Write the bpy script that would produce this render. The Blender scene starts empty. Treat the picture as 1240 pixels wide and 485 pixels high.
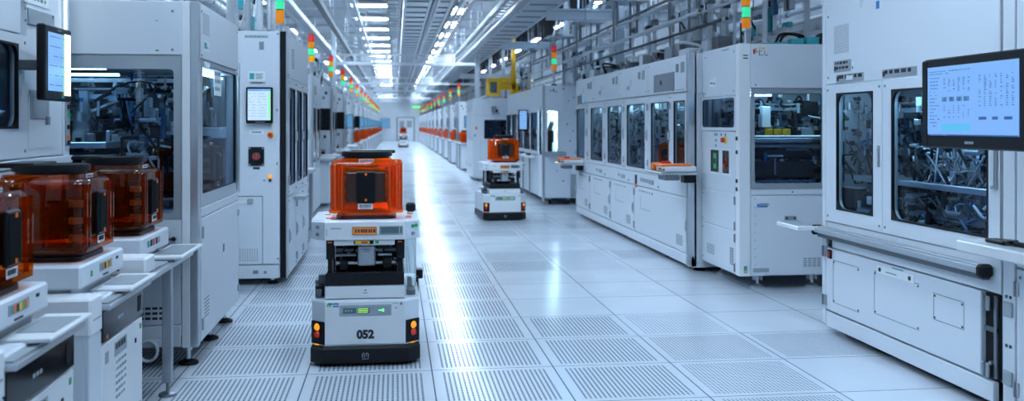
import bpy, math, random
from math import sin, cos, pi, radians
from mathutils import Vector, Matrix

scn = bpy.context.scene
COL = scn.collection

# ------------------------------------------------------------------ materials
MATS = {}


def mat(key, base=(0.8, 0.8, 0.8), rough=0.4, metal=0.0, emit=None, strength=0.0, coat=0.0, vary=0.0, spec=0.5):
    m = bpy.data.materials.new(key)
    m.use_nodes = True
    nt = m.node_tree
    b = nt.nodes['Principled BSDF']
    b.inputs['Base Color'].default_value = (*base, 1)
    b.inputs['Roughness'].default_value = rough
    b.inputs['Metallic'].default_value = metal
    b.inputs['Coat Weight'].default_value = coat
    b.inputs['Specular IOR Level'].default_value = spec
    if emit:
        b.inputs['Emission Color'].default_value = (*emit, 1)
        b.inputs['Emission Strength'].default_value = strength
    if vary:
        tc = nt.nodes.new('ShaderNodeTexCoord')
        nz = nt.nodes.new('ShaderNodeTexNoise')
        nz.inputs['Scale'].default_value = 2.2
        nz.inputs['Detail'].default_value = 3
        mr = nt.nodes.new('ShaderNodeMapRange')
        mr.inputs['To Min'].default_value = rough - vary
        mr.inputs['To Max'].default_value = rough + vary
        nt.links.new(tc.outputs['Object'], nz.inputs['Vector'])
        nt.links.new(nz.outputs['Fac'], mr.inputs['Value'])
        nt.links.new(mr.outputs['Result'], b.inputs['Roughness'])
    MATS[key] = m
    return m


def clear_mat(key, tint, gloss=0.08, rough=0.03, body=None, bodyfac=0.0, top=0.75):
    """thin sheet: tinted see-through, mirror-like at grazing angles, optional coloured body"""
    m = bpy.data.materials.new(key)
    m.use_nodes = True
    nt = m.node_tree
    nt.nodes.clear()
    out = nt.nodes.new('ShaderNodeOutputMaterial')
    tr = nt.nodes.new('ShaderNodeBsdfTransparent')
    tr.inputs['Color'].default_value = (*tint, 1)
    gl = nt.nodes.new('ShaderNodeBsdfGlossy')
    gl.inputs['Roughness'].default_value = rough
    lw = nt.nodes.new('ShaderNodeLayerWeight')
    lw.inputs['Blend'].default_value = 0.25
    mr = nt.nodes.new('ShaderNodeMapRange')
    mr.inputs['To Min'].default_value = gloss
    mr.inputs['To Max'].default_value = top
    mx = nt.nodes.new('ShaderNodeMixShader')
    nt.links.new(lw.outputs['Facing'], mr.inputs['Value'])
    nt.links.new(mr.outputs['Result'], mx.inputs['Fac'])
    first = tr.outputs[0]
    if body:
        df = nt.nodes.new('ShaderNodeBsdfDiffuse')
        df.inputs['Color'].default_value = (*body, 1)
        tl = nt.nodes.new('ShaderNodeBsdfTranslucent')
        tl.inputs['Color'].default_value = (*body, 1)
        m0 = nt.nodes.new('ShaderNodeMixShader')
        m0.inputs['Fac'].default_value = 0.6
        nt.links.new(df.outputs[0], m0.inputs[1])
        nt.links.new(tl.outputs[0], m0.inputs[2])
        m1 = nt.nodes.new('ShaderNodeMixShader')
        m1.inputs['Fac'].default_value = bodyfac
        nt.links.new(tr.outputs[0], m1.inputs[1])
        nt.links.new(m0.outputs[0], m1.inputs[2])
        first = m1.outputs[0]
    nt.links.new(first, mx.inputs[1])
    nt.links.new(gl.outputs[0], mx.inputs[2])
    nt.links.new(mx.outputs[0], out.inputs['Surface'])
    MATS[key] = m
    return m


mat('white', (0.69, 0.735, 0.79), 0.30, vary=0.06)
mat('white_dull', (0.56, 0.60, 0.645), 0.5)
mat('offwhite', (0.80, 0.82, 0.84), 0.3)
mat('grey', (0.30, 0.335, 0.37), 0.45)
mat('grey_dark', (0.10, 0.115, 0.13), 0.5)
mat('alu', (0.62, 0.65, 0.68), 0.28, 0.9)
mat('alu_brushed', (0.42, 0.45, 0.48), 0.42, 0.85)
mat('steel', (0.25, 0.27, 0.30), 0.35, 0.9)
mat('black', (0.006, 0.007, 0.009), 0.38, spec=0.22)
mat('black_gloss', (0.005, 0.006, 0.008), 0.12, spec=0.3)
mat('black_matte', (0.010, 0.011, 0.013), 0.7, spec=0.15)
mat('rubber', (0.008, 0.008, 0.010), 0.6, spec=0.2)
mat('blue_anod', (0.04, 0.11, 0.22), 0.35, 0.5)
mat('teal', (0.03, 0.33, 0.38), 0.5)
mat('yellow', (0.95, 0.53, 0.012), 0.4)
mat('orange', (0.85, 0.16, 0.01), 0.4)
mat('orange_print', (0.9, 0.25, 0.03), 0.5)
mat('red', (0.62, 0.02, 0.015), 0.35)
mat('green', (0.02, 0.35, 0.12), 0.45)
mat('logo_blue', (0.03, 0.20, 0.5), 0.5)
mat('ink', (0.015, 0.018, 0.025), 0.6)
mat('ink_grey', (0.22, 0.25, 0.28), 0.6)
mat('paper', (0.82, 0.86, 0.88), 0.55)
mat('plate', (0.38, 0.42, 0.45), 0.38, 0.5)
mat('wafer', (0.02, 0.014, 0.012), 0.25, 0.3)
mat('cable', (0.5, 0.54, 0.57), 0.5)
mat('cable_black', (0.008, 0.009, 0.011), 0.5, spec=0.25)
mat('pod_dark', (0.035, 0.008, 0.003), 0.25)
mat('brown', (0.16, 0.085, 0.03), 0.5)
mat('duct', (0.50, 0.54, 0.58), 0.33, 0.8)
mat('galv', (0.55, 0.59, 0.63), 0.35, 0.75)
mat('unlit_plenum', (0.010, 0.012, 0.016), 0.8, spec=0.1)  # near-black colour stands in for the shade of the unlit ceiling void
mat('shaded_steel', (0.05, 0.06, 0.075), 0.4, 0.6)  # steel darkened in colour so pipes sink into the unlit void
mat('wallpaint', (0.66, 0.71, 0.76), 0.5)
mat('ceilpaint', (0.72, 0.76, 0.80), 0.6)
# things that give off light
LAMP = (0.60, 0.79, 1.0)
mat('lamp', (0.8, 0.8, 0.8), 0.5, emit=LAMP, strength=108)
mat('lamp_near', (0.8, 0.8, 0.8), 0.5, emit=LAMP, strength=71)
mat('lamp_soft', (0.8, 0.8, 0.8), 0.5, emit=LAMP, strength=36)
mat('lamp_side', (0.8, 0.8, 0.8), 0.5, emit=LAMP, strength=55)
mat('lamp_pipe_fill', (0.8, 0.8, 0.8), 0.5, emit=LAMP, strength=80)
mat('lamp_bluish', (0.8, 0.8, 0.8), 0.5, emit=(0.15, 0.5, 1.0), strength=30)
mat('lamp_blue', (0.6, 0.7, 0.8), 0.5, emit=(0.30, 0.62, 1.0), strength=11)
mat('lamp_strip', (0.7, 0.8, 0.7), 0.5, emit=(0.9, 1.0, 0.82), strength=2.6)
mat('lamp_cyan', (0.6, 0.7, 0.8), 0.5, emit=(0.55, 0.9, 1.0), strength=14)
mat('screen', (0.02, 0.03, 0.05), 0.25, emit=(0.24, 0.52, 1.0), strength=0.85)
mat('screen_pale', (0.02, 0.03, 0.05), 0.25, emit=(0.20, 0.45, 0.96), strength=0.95)
mat('screen_white', (0.02, 0.03, 0.05), 0.25, emit=(0.58, 0.80, 1.0), strength=0.95)
mat('screen_ink', (0.02, 0.03, 0.06), 0.25, emit=(0.035, 0.11, 0.36), strength=0.8)
mat('screen_violet', (0.02, 0.03, 0.06), 0.25, emit=(0.16, 0.16, 0.48), strength=0.8)
mat('screen_cyan', (0.02, 0.03, 0.05), 0.25, emit=(0.09, 0.52, 0.85), strength=0.95)
mat('screen_far', (0.02, 0.03, 0.05), 0.25, emit=(0.14, 0.45, 0.85), strength=0.6)
mat('lcd', (0.08, 0.14, 0.15), 0.2)
mat('led_green', (0.02, 0.3, 0.05), 0.3, emit=(0.15, 1.0, 0.25), strength=1.4)
mat('led_lime', (0.1, 0.3, 0.02), 0.3, emit=(0.45, 1.0, 0.12), strength=0.9)
mat('led_amber', (0.5, 0.2, 0.0), 0.25, emit=(1.0, 0.36, 0.01), strength=0.8)
mat('led_red', (0.5, 0.02, 0.01), 0.25, emit=(1.0, 0.05, 0.02), strength=0.08)
mat('sig_red', (0.6, 0.03, 0.02), 0.25, emit=(1.0, 0.02, 0.06), strength=0.25)
mat('sig_amber', (0.7, 0.22, 0.0), 0.25, emit=(1.0, 0.26, 0.005), strength=0.3)
mat('sig_yellow', (0.7, 0.3, 0.0), 0.25, emit=(1.0, 0.45, 0.01), strength=0.3)
mat('sig_green', (0.02, 0.4, 0.2), 0.25, emit=(0.06, 1.0, 0.45), strength=0.55)
clear_mat('glass', (0.74, 0.83, 0.92), gloss=0.015, top=0.13)
clear_mat('glass_dark', (0.50, 0.60, 0.70), gloss=0.02, top=0.2)
clear_mat('acrylic', (0.90, 0.96, 0.97), gloss=0.07, body=(0.7, 0.8, 0.85), bodyfac=0.12)
clear_mat('pod_orange', (1.0, 0.38, 0.015), gloss=0.02, rough=0.05, body=(1.0, 0.26, 0.0), bodyfac=0.24, top=0.2)
clear_mat('pod_amber', (0.88, 0.36, 0.06), gloss=0.025, rough=0.04, body=(0.9, 0.26, 0.01), bodyfac=0.04, top=0.4)
clear_mat('pod_rib', (1.0, 0.42, 0.05), gloss=0.04, rough=0.08, body=(1.0, 0.27, 0.012), bodyfac=0.4, top=0.4)


# ------------------------------------------------------------------ mesh builder
class Fr:
    """a face to build on: a = to the viewer's right, b = up, c = out towards the viewer"""
    DIRS = {'-y': ((1, 0, 0), (0, -1, 0)), '+y': ((-1, 0, 0), (0, 1, 0)),
            '-x': ((0, -1, 0), (-1, 0, 0)), '+x': ((0, 1, 0), (1, 0, 0))}

    def __init__(s, o, d, tilt=0.0):
        s.o = Vector(o)
        u, n = Fr.DIRS[d]
        s.u, s.n, s.v = Vector(u), Vector(n), Vector((0, 0, 1))
        if tilt:
            r = Matrix.Rotation(tilt, 3, s.u)
            s.n, s.v = r @ s.n, r @ s.v

    def p(s, a, b, c):
        return s.o + s.u * a + s.v * b + s.n * c


def root_loc(o):
    while o.parent is not None:
        o = o.parent
    return o.location.copy()


class MB:
    def __init__(s, F=None):
        s.F = F
        s.v, s.f, s.m, s.sm = [], [], [], []

    def add(s, pts, faces, m, smooth=False):
        n = len(s.v)
        if s.F:
            pts = [s.F.p(*p) for p in pts]
        s.v.extend(Vector(p) for p in pts)
        for f in faces:
            s.f.append(tuple(n + i for i in f))
            s.m.append(m)
            s.sm.append(smooth)

    def box(s, x0, x1, y0, y1, z0, z1, m='white', ch=0.0):
        x0, x1 = min(x0, x1), max(x0, x1)
        y0, y1 = min(y0, y1), max(y0, y1)
        z0, z1 = min(z0, z1), max(z0, z1)
        ch = min(ch, 0.3 * (x1 - x0), 0.3 * (y1 - y0), 0.3 * (z1 - z0))
        if ch <= 1e-5:
            p = [(x, y, z) for x in (x0, x1) for y in (y0, y1) for z in (z0, z1)]
            s.add(p, [(0, 1, 3, 2), (4, 6, 7, 5), (0, 4, 5, 1), (2, 3, 7, 6), (0, 2, 6, 4), (1, 5, 7, 3)], m)
            return
        X, Y, Z = (x0, x1), (y0, y1), (z0, z1)
        pts, ix = [], {}
        for i in (0, 1):
            for j in (0, 1):
                for k in (0, 1):
                    di, dj, dk = ch * (1 - 2 * i), ch * (1 - 2 * j), ch * (1 - 2 * k)
                    c = (X[i], Y[j], Z[k])
                    ix[i, j, k, 0] = len(pts); pts.append((c[0], c[1] + dj, c[2] + dk))
                    ix[i, j, k, 1] = len(pts); pts.append((c[0] + di, c[1], c[2] + dk))
                    ix[i, j, k, 2] = len(pts); pts.append((c[0] + di, c[1] + dj, c[2]))
        fs = []
        q = [(0, 0), (1, 0), (1, 1), (0, 1)]
        for i in (0, 1):
            a = [ix[i, j, k, 0] for j, k in q]; fs.append(a if i else a[::-1])
            a = [ix[j, i, k, 1] for j, k in q]; fs.append(a[::-1] if i else a)
            a = [ix[j, k, i, 2] for j, k in q]; fs.append(a if i else a[::-1])
        for i in (0, 1):
            for j in (0, 1):
                fs.append((ix[i, j, 0, 0], ix[i, j, 1, 0], ix[i, j, 1, 1], ix[i, j, 0, 1]))
                fs.append((ix[i, 0, j, 0], ix[i, 1, j, 0], ix[i, 1, j, 2], ix[i, 0, j, 2]))
                fs.append((ix[0, i, j, 1], ix[1, i, j, 1], ix[1, i, j, 2], ix[0, i, j, 2]))
                for k in (0, 1):
                    fs.append((ix[i, j, k, 0], ix[i, j, k, 1], ix[i, j, k, 2]))
        s.add(pts, fs, m)

    def cyl(s, p0, p1, r0, m='steel', r1=None, n=12, caps=True, smooth=True):
        r1 = r0 if r1 is None else r1
        p0, p1 = Vector(p0), Vector(p1)
        d = (p1 - p0)
        if d.length < 1e-7:
            return
        d.normalize()
        t = Vector((0, 0, 1)) if abs(d.z) < 0.9 else Vector((1, 0, 0))
        u = d.cross(t).normalized()
        w = d.cross(u)
        pts, fs = [], []
        for p, r in ((p0, r0), (p1, r1)):
            for i in range(n):
                a = 2 * pi * i / n
                pts.append(tuple(p + u * (r * cos(a)) + w * (r * sin(a))))
        for i in range(n):
            fs.append((i, (i + 1) % n, n + (i + 1) % n, n + i))
        s.add(pts, fs, m, smooth)
        if caps:
            s.add(pts, [tuple(range(n))[::-1], tuple(range(n, 2 * n))], m)

    def tube(s, pts, r, m='cable', n=6):
        for a, b in zip(pts, pts[1:]):
            s.cyl(a, b, r, m, n=n)

    def curve(s, pts, r, m='cable', n=6, seg=5):
        """smooth tube through pts (Catmull-Rom)"""
        P = [Vector(p) for p in pts]
        P = [P[0] * 2 - P[1]] + P + [P[-1] * 2 - P[-2]]
        out = []
        for i in range(1, len(P) - 2):
            for k in range(seg):
                t = k / seg
                a, b, c, d = P[i - 1:i + 3]
                out.append(0.5 * ((2 * b) + (c - a) * t + (2 * a - 5 * b + 4 * c - d) * t * t + (3 * b - a - 3 * c + d) * t ** 3))
        out.append(P[-2])
        s.tube([tuple(p) for p in out], r, m, n)

    def loft(s, rings, m, cap0=True, cap1=True, smooth=False):
        n = len(rings[0])
        pts = [p for r in rings for p in r]
        fs = []
        for k in range(len(rings) - 1):
            for i in range(n):
                j = (i + 1) % n
                fs.append((k * n + i, k * n + j, (k + 1) * n + j, (k + 1) * n + i))
        s.add(pts, fs, m, smooth)
        if cap0:
            s.add(rings[0], [tuple(range(n))[::-1]], m)
        if cap1:
            s.add(rings[-1], [tuple(range(n))], m)

    def ring(s, a0, a1, b0, b1, h, r, c0, c1, m, rim=None):
        """flat panel with a rounded hole h=(a0,a1,b0,b1)"""
        S = 5
        inner, outer = [], []
        cs = [((h[0] + r, h[2] + r), pi, (a0, b0)), ((h[1] - r, h[2] + r), 1.5 * pi, (a1, b0)),
              ((h[1] - r, h[3] - r), 0, (a1, b1)), ((h[0] + r, h[3] - r), 0.5 * pi, (a0, b1))]
        for (cx, cy), st, oc in cs:
            for i in range(S + 1):
                t = st + 0.5 * pi * i / S
                inner.append((cx + r * cos(t), cy + r * sin(t)))
                outer.append(oc)
        n = len(inner)
        pts = [(a, b, c1) for a, b in outer] + [(a, b, c1) for a, b in inner] + [(a, b, c0) for a, b in inner] + [(a, b, c0) for a, b in outer]
        front, wall = [], []
        for i in range(n):
            j = (i + 1) % n
            if outer[i] == outer[j]:
                front.append((i, n + j, n + i)); 
                front.append((3 * n + i, 2 * n + i, 2 * n + j))
            else:
                front.append((i, j, n + j, n + i))
                front.append((3 * n + i, 2 * n + i, 2 * n + j, 3 * n + j))
                front.append((j, i, 3 * n + i, 3 * n + j))
            wall.append((n + i, n + j, 2 * n + j, 2 * n + i))
        s.add(pts, front, m)
        s.add(pts, wall, rim or m)

    def prism(s, poly, c0, c1, m, smooth=False):
        """poly in (a,b), pushed out from c0 to c1"""
        s.loft([[(a, b, c0) for a, b in poly], [(a, b, c1) for a, b in poly]], m, smooth=smooth)

    def build(s, name, parent=None, loc=None):
        me = bpy.data.meshes.new(name)
        o = bpy.data.objects.new(name, me)
        off = Vector((0, 0, 0))
        if parent is not None:
            off = root_loc(parent)
        elif loc is not None:
            off = Vector(loc)
            o.location = off
        me.from_pydata([tuple(v - off) for v in s.v], [], s.f)
        keys = list(dict.fromkeys(s.m))
        for k in keys:
            me.materials.append(MATS[k])
        me.polygons.foreach_set('material_index', [keys.index(k) for k in s.m])
        me.polygons.foreach_set('use_smooth', s.sm)
        me.update()
        COL.objects.link(o)
        if parent is not None:
            o.parent = parent
        return o


def tag(o, label, cat, group=None, kind=None):
    if label: o['label'] = label
    if cat: o['category'] = cat
    if group: o['group'] = group
    if kind: o['kind'] = kind
    return o


def thing(name, label, cat, loc=(0, 0, 0), group=None):
    o = bpy.data.objects.new(name, None)
    o.empty_display_size = 0.1
    COL.objects.link(o)
    o.location = loc
    return tag(o, label, cat, group)


def struct(name, mb):
    o = mb.build(name)
    o['kind'] = 'structure'
    return o


def copy_tree(root, loc, rotz=0.0, label=None, group=None, skip=()):
    r = root.copy()
    COL.objects.link(r)
    r.location = loc
    r.rotation_euler = (0, 0, rotz)
    if label: r['label'] = label
    if group: r['group'] = group
    def rec(src, dst):
        for ch in src.children:
            if ch.name.split('.')[0] in skip:
                continue
            c = ch.copy()
            COL.objects.link(c)
            c.parent = dst
            rec(ch, c)
    rec(root, r)
    return r


def lettering(name, txt, F, a, b, c, size, m, parent, align='CENTER', bold=0.0, depth=0.0006):
    cu = bpy.data.curves.new(name, 'FONT')
    cu.body = txt
    cu.size = size
    cu.align_x = align
    cu.align_y = 'CENTER'
    cu.offset = bold
    cu.extrude = depth
    tmp = bpy.data.objects.new(name, cu)
    COL.objects.link(tmp)
    me = bpy.data.meshes.new_from_object(tmp.evaluated_get(bpy.context.evaluated_depsgraph_get()))
    bpy.data.objects.remove(tmp)
    me.name = name
    me.materials.clear()
    me.materials.append(MATS[m])
    o = bpy.data.objects.new(name, me)
    COL.objects.link(o)
    off = root_loc(parent)
    M = Matrix((F.u, F.v, F.n)).transposed().to_4x4()
    M.translation = F.p(a, b, c) - off
    o.parent = parent
    o.matrix_local = M
    return o


ORD = ['first', 'second', 'third', 'fourth', 'fifth', 'sixth', 'seventh', 'eighth', 'ninth', 'tenth', 'eleventh', 'twelfth',
       'thirteenth', 'fourteenth', 'fifteenth', 'sixteenth', 'seventeenth', 'eighteenth', 'nineteenth', 'twentieth']


# ------------------------------------------------------------------ shared details
def screws(mb, a0, a1, b0, b1, c, r=0.006, m='ink_grey', mid=False):
    pts = [(a0, b0), (a1, b0), (a0, b1), (a1, b1)]
    if mid:
        pts += [(a0, (b0 + b1) / 2), (a1, (b0 + b1) / 2)]
    for a, b in pts:
        mb.box(a - r, a + r, b - r, b + r, c, c + 0.003, m)


def sticker(mb, a0, a1, b0, b1, c, bg='paper', ink='ink', rows=2, seed=1, accents=()):
    mb.box(a0, a1, b0, b1, c, c + 0.0015, bg)
    rnd = random.Random(seed)
    w, h = a1 - a0, b1 - b0
    for i in range(rows):
        y = b1 - h * (i + 0.75) / (rows + 0.4)
        x = a0 + w * 0.08
        while x < a1 - w * 0.15:
            l = w * rnd.uniform(0.05, 0.2)
            mb.box(x, min(x + l, a1 - w * 0.06), y, y + h * 0.42 / rows, c + 0.0015, c + 0.002, rnd.choice(list(accents) + [ink] * 2))
            x += l + w * 0.05


def barcode(mb, a0, a1, b0, b1, c, seed=3):
    mb.box(a0, a1, b0, b1, c, c + 0.0015, 'paper')
    rnd = random.Random(seed)
    x = a0 + (a1 - a0) * 0.08
    while x < a1 - (a1 - a0) * 0.1:
        w = (a1 - a0) * rnd.choice((0.012, 0.02, 0.03))
        mb.box(x, x + w, b0 + (b1 - b0) * 0.3, b1 - (b1 - b0) * 0.12, c + 0.0015, c + 0.002, 'ink')
        x += w + (a1 - a0) * rnd.choice((0.015, 0.025))
    mb.box(a0 + (a1 - a0) * 0.15, a1 - (a1 - a0) * 0.15, b0 + (b1 - b0) * 0.1, b0 + (b1 - b0) * 0.2, c + 0.0015, c + 0.002, 'ink_grey')


def vent(mb, a0, a1, b0, b1, c, nx=8, ny=6, m='ink', dots=False):
    w, h = (a1 - a0) / nx, (b1 - b0) / ny
    for i in range(nx):
        for j in range(ny):
            k = 0.28 if dots else 0.12
            mb.box(a0 + w * (i + k), a0 + w * (i + 1 - k), b0 + h * (j + 0.25), b0 + h * (j + 0.75), c, c + 0.001, m)


def foot(name, parent, x, y, ztop, pad='rubber', r=0.045):
    mb = MB()
    mb.cyl((x, y, 0.004), (x, y, 0.014), r, pad, r * 0.95, 18)
    mb.cyl((x, y, 0.014), (x, y, 0.026), r * 0.9, pad, r * 0.35, 18)
    mb.cyl((x, y, 0.026), (x, y, ztop), 0.011, 'alu', n=10)
    mb.cyl((x, y, ztop * 0.62), (x, y, ztop * 0.62 + 0.012), 0.02, 'alu', n=6, smooth=False)
    return mb.build(name, parent)


def signal_tower(parent, x, y, z, h=0.5, r=0.034, seq=('sig_amber', 'sig_green', 'sig_amber'), base=0.12):
    p = MB()
    p.cyl((x, y, z), (x, y, z + 0.03), r * 1.1, 'black', n=14)
    p.cyl((x, y, z + 0.03), (x, y, z + base), r * 0.45, 'alu', n=10)
    p.cyl((x, y, z + base), (x, y, z + base + 0.02), r * 0.95, 'alu', n=14)
    po = p.build('signal_tower', parent)
    hh = (h - base - 0.02) / len(seq)
    for i, k in enumerate(seq):
        q = MB()
        z0 = z + base + 0.02 + hh * i
        q.cyl((x, y, z0), (x, y, z0 + hh * 0.93), r, k, n=14)
        q.cyl((x, y, z0 + hh * 0.93), (x, y, z0 + hh), r * 0.9, 'black', n=14)
        q.build({'sig_amber': 'amber_lens', 'sig_green': 'green_lens', 'sig_red': 'red_lens', 'sig_yellow': 'yellow_lens'}[k], po)
    return po


def screen_ui(mb, a0, a1, b0, b1, c, style, seed=0):
    rnd = random.Random(seed)
    w, h = a1 - a0, b1 - b0
    if style == 'off':
        mb.box(a0, a1, b0, b1, c - 0.002, c, 'black_gloss')
        return
    bg = {'table': 'screen_pale', 'list': 'screen_white', 'far': 'screen_far', 'doc': 'screen'}[style]
    mb.box(a0, a1, b0, b1, c - 0.002, c, bg)
    e = c + 0.0006

    def R(x0, x1, y0, y1, m):
        mb.box(a0 + w * x0, a0 + w * x1, b0 + h * y0, b0 + h * y1, c, e, m)

    def dashes(x0, x1, y, t, gap=0.012, lo=0.008, hi=0.03, m='screen_ink'):
        x = x0
        while x < x1:
            l = min(rnd.uniform(lo, hi), x1 - x)
            if l > 0.003 and rnd.random() < 0.85:
                R(x, x + l, y, y + t, m)
            x += l + gap
    if style == 'far':
        return
    if style == 'table':
        R(0, 1, 0.965, 1, 'screen'); R(0, 1, 0, 0.02, 'screen_ink')
        dashes(0.02, 0.5, 0.925, 0.012); dashes(0.02, 0.25, 0.89, 0.012)
        for k in range(15):
            dashes(0.03, rnd.uniform(0.10, 0.15), 0.83 - k * 0.05, 0.013)
        for x in (0.17, 0.56, 0.80):
            R(x, x + 0.002, 0.05, 0.90, 'screen')
        for y in (0.60, 0.46, 0.2, 0.86):
            R(0.17, 1, y, y + 0.004, 'screen')
        for col in range(6):
            x = 0.20 + col * 0.056
            for k in range(8):
                if rnd.random() < 0.8:
                    R(x, x + rnd.uniform(0.008, 0.022), 0.81 - k * 0.025, 0.822 - k * 0.025, 'screen_ink')
            for k in range(6):
                if rnd.random() < 0.7:
                    R(x, x + rnd.uniform(0.008, 0.02), 0.42 - k * 0.032, 0.432 - k * 0.032, 'screen_ink')
        for col in range(7):
            x = 0.60 + col * 0.056
            for k in range(10):
                if rnd.random() < 0.7:
                    R(x, x + rnd.uniform(0.008, 0.025), 0.82 - k * 0.028, 0.832 - k * 0.028, 'screen_ink')
            for k in range(5):
                if rnd.random() < 0.8:
                    R(x, x + rnd.uniform(0.008, 0.025), 0.53 - k * 0.03, 0.542 - k * 0.03, 'screen_ink')
        for x in (0.18, 0.265, 0.355, 0.435):
            for i in range(5):
                R(x + i * 0.012, x + i * 0.012 + 0.010, 0.49, 0.555, rnd.choice(('screen_ink', 'screen_violet', 'screen_violet', 'teal')))
        R(0.60, 0.68, 0.225, 0.265, 'screen_ink'); R(0.74, 0.80, 0.225, 0.265, 'screen_ink'); R(0.86, 0.94, 0.225, 0.265, 'screen_ink')
        R(0.175, 0.50, 0.07, 0.17, 'screen_cyan')
        for k in range(3):
            dashes(0.185, 0.49, 0.09 + k * 0.025, 0.008, m='screen')
        dashes(0.0, 0.25, 0.004, 0.012, m='screen_pale')
    elif style == 'list':
        R(0, 1, 0.93, 1, 'screen_pale')
        dashes(0.05, 0.6, 0.95, 0.02, 0.03, 0.03, 0.1)
        for k in range(9):
            y = 0.84 - k * 0.09
            dashes(0.06, 0.36, y, 0.022, 0.03, 0.03, 0.09, 'screen')
            dashes(0.46, 0.80, y, 0.022, 0.03, 0.03, 0.09, 'screen')
        R(0.90, 0.97, 0.05, 0.9, 'led_green') if seed % 2 else R(0.9, 0.97, 0.05, 0.9, 'screen_pale')
    else:
        for k in range(16):
            dashes(0.06, rnd.uniform(0.5, 0.9), 0.92 - k * 0.055, 0.014, 0.02, 0.02, 0.09, 'screen_pale' if k % 3 else 'screen_ink')


def monitor(parent, F, a0, a1, b0, b1, thick=0.04, bez=0.02, style='list', seed=1, lowbez=None, name='monitor'):
    """flat panel display: housing part with its lit screen as a sub-part; F's plane is the display's front"""
    lowbez = lowbez or bez
    mb = MB(F)
    mb.box(a0, a1, b0, b1, -thick, 0, 'black', 0.006)
    o = mb.build(name, parent)
    s = MB(F)
    screen_ui(s, a0 + bez, a1 - bez, b0 + lowbez, b1 - bez, 0.003, style, seed)
    s.build('screen', o)
    return o


def clutter(mb, a0, a1, b0, b1, c0, c1, n, seed, pal, lo=0.02, hi=0.12):
    rnd = random.Random(seed)
    for i in range(n):
        m = rnd.choice(pal)
        k = rnd.random()
        a, b, c = rnd.uniform(a0, a1), rnd.uniform(b0, b1), rnd.uniform(c0, c1)
        if k < 0.5:
            w, h, d = rnd.uniform(lo, hi), rnd.uniform(lo, hi), rnd.uniform(lo, hi)
            mb.box(max(a - w / 2, a0), min(a + w / 2, a1), max(b - h / 2, b0), min(b + h / 2, b1), max(c - d / 2, c0), min(c + d / 2, c1), m, 0.003)
        elif k < 0.68:
            l = rnd.uniform(hi, hi * 2.6)
            mb.cyl((max(a - l / 2, a0), b, c), (min(a + l / 2, a1), b, c), rnd.uniform(0.005, 0.014), m, n=7)
        elif k < 0.86:
            l = rnd.uniform(hi, hi * 2.2)
            mb.cyl((a, max(b - l / 2, b0), c), (a, min(b + l / 2, b1), c), rnd.uniform(0.005, 0.018), m, n=7)
        else:
            l = rnd.uniform(0.06, 0.16)
            p = [(min(max(a + rnd.uniform(-l, l), a0), a1), min(max(b + rnd.uniform(-l, l), b0), b1), min(max(c + rnd.uniform(-l, l) * 0.6, c0), c1)) for _ in range(4)]
            mb.curve(p, rnd.uniform(0.004, 0.008), rnd.choice(('cable_black', 'cable', 'cable_black', 'blue_anod')), n=5, seg=4)


PAL = ['alu', 'steel', 'black', 'black', 'grey_dark', 'plate', 'white_dull', 'grey', 'black_matte', 'alu_brushed', 'blue_anod']
PAL_L = ['alu', 'alu', 'white_dull', 'grey', 'black', 'alu_brushed', 'steel', 'black_matte']


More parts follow.
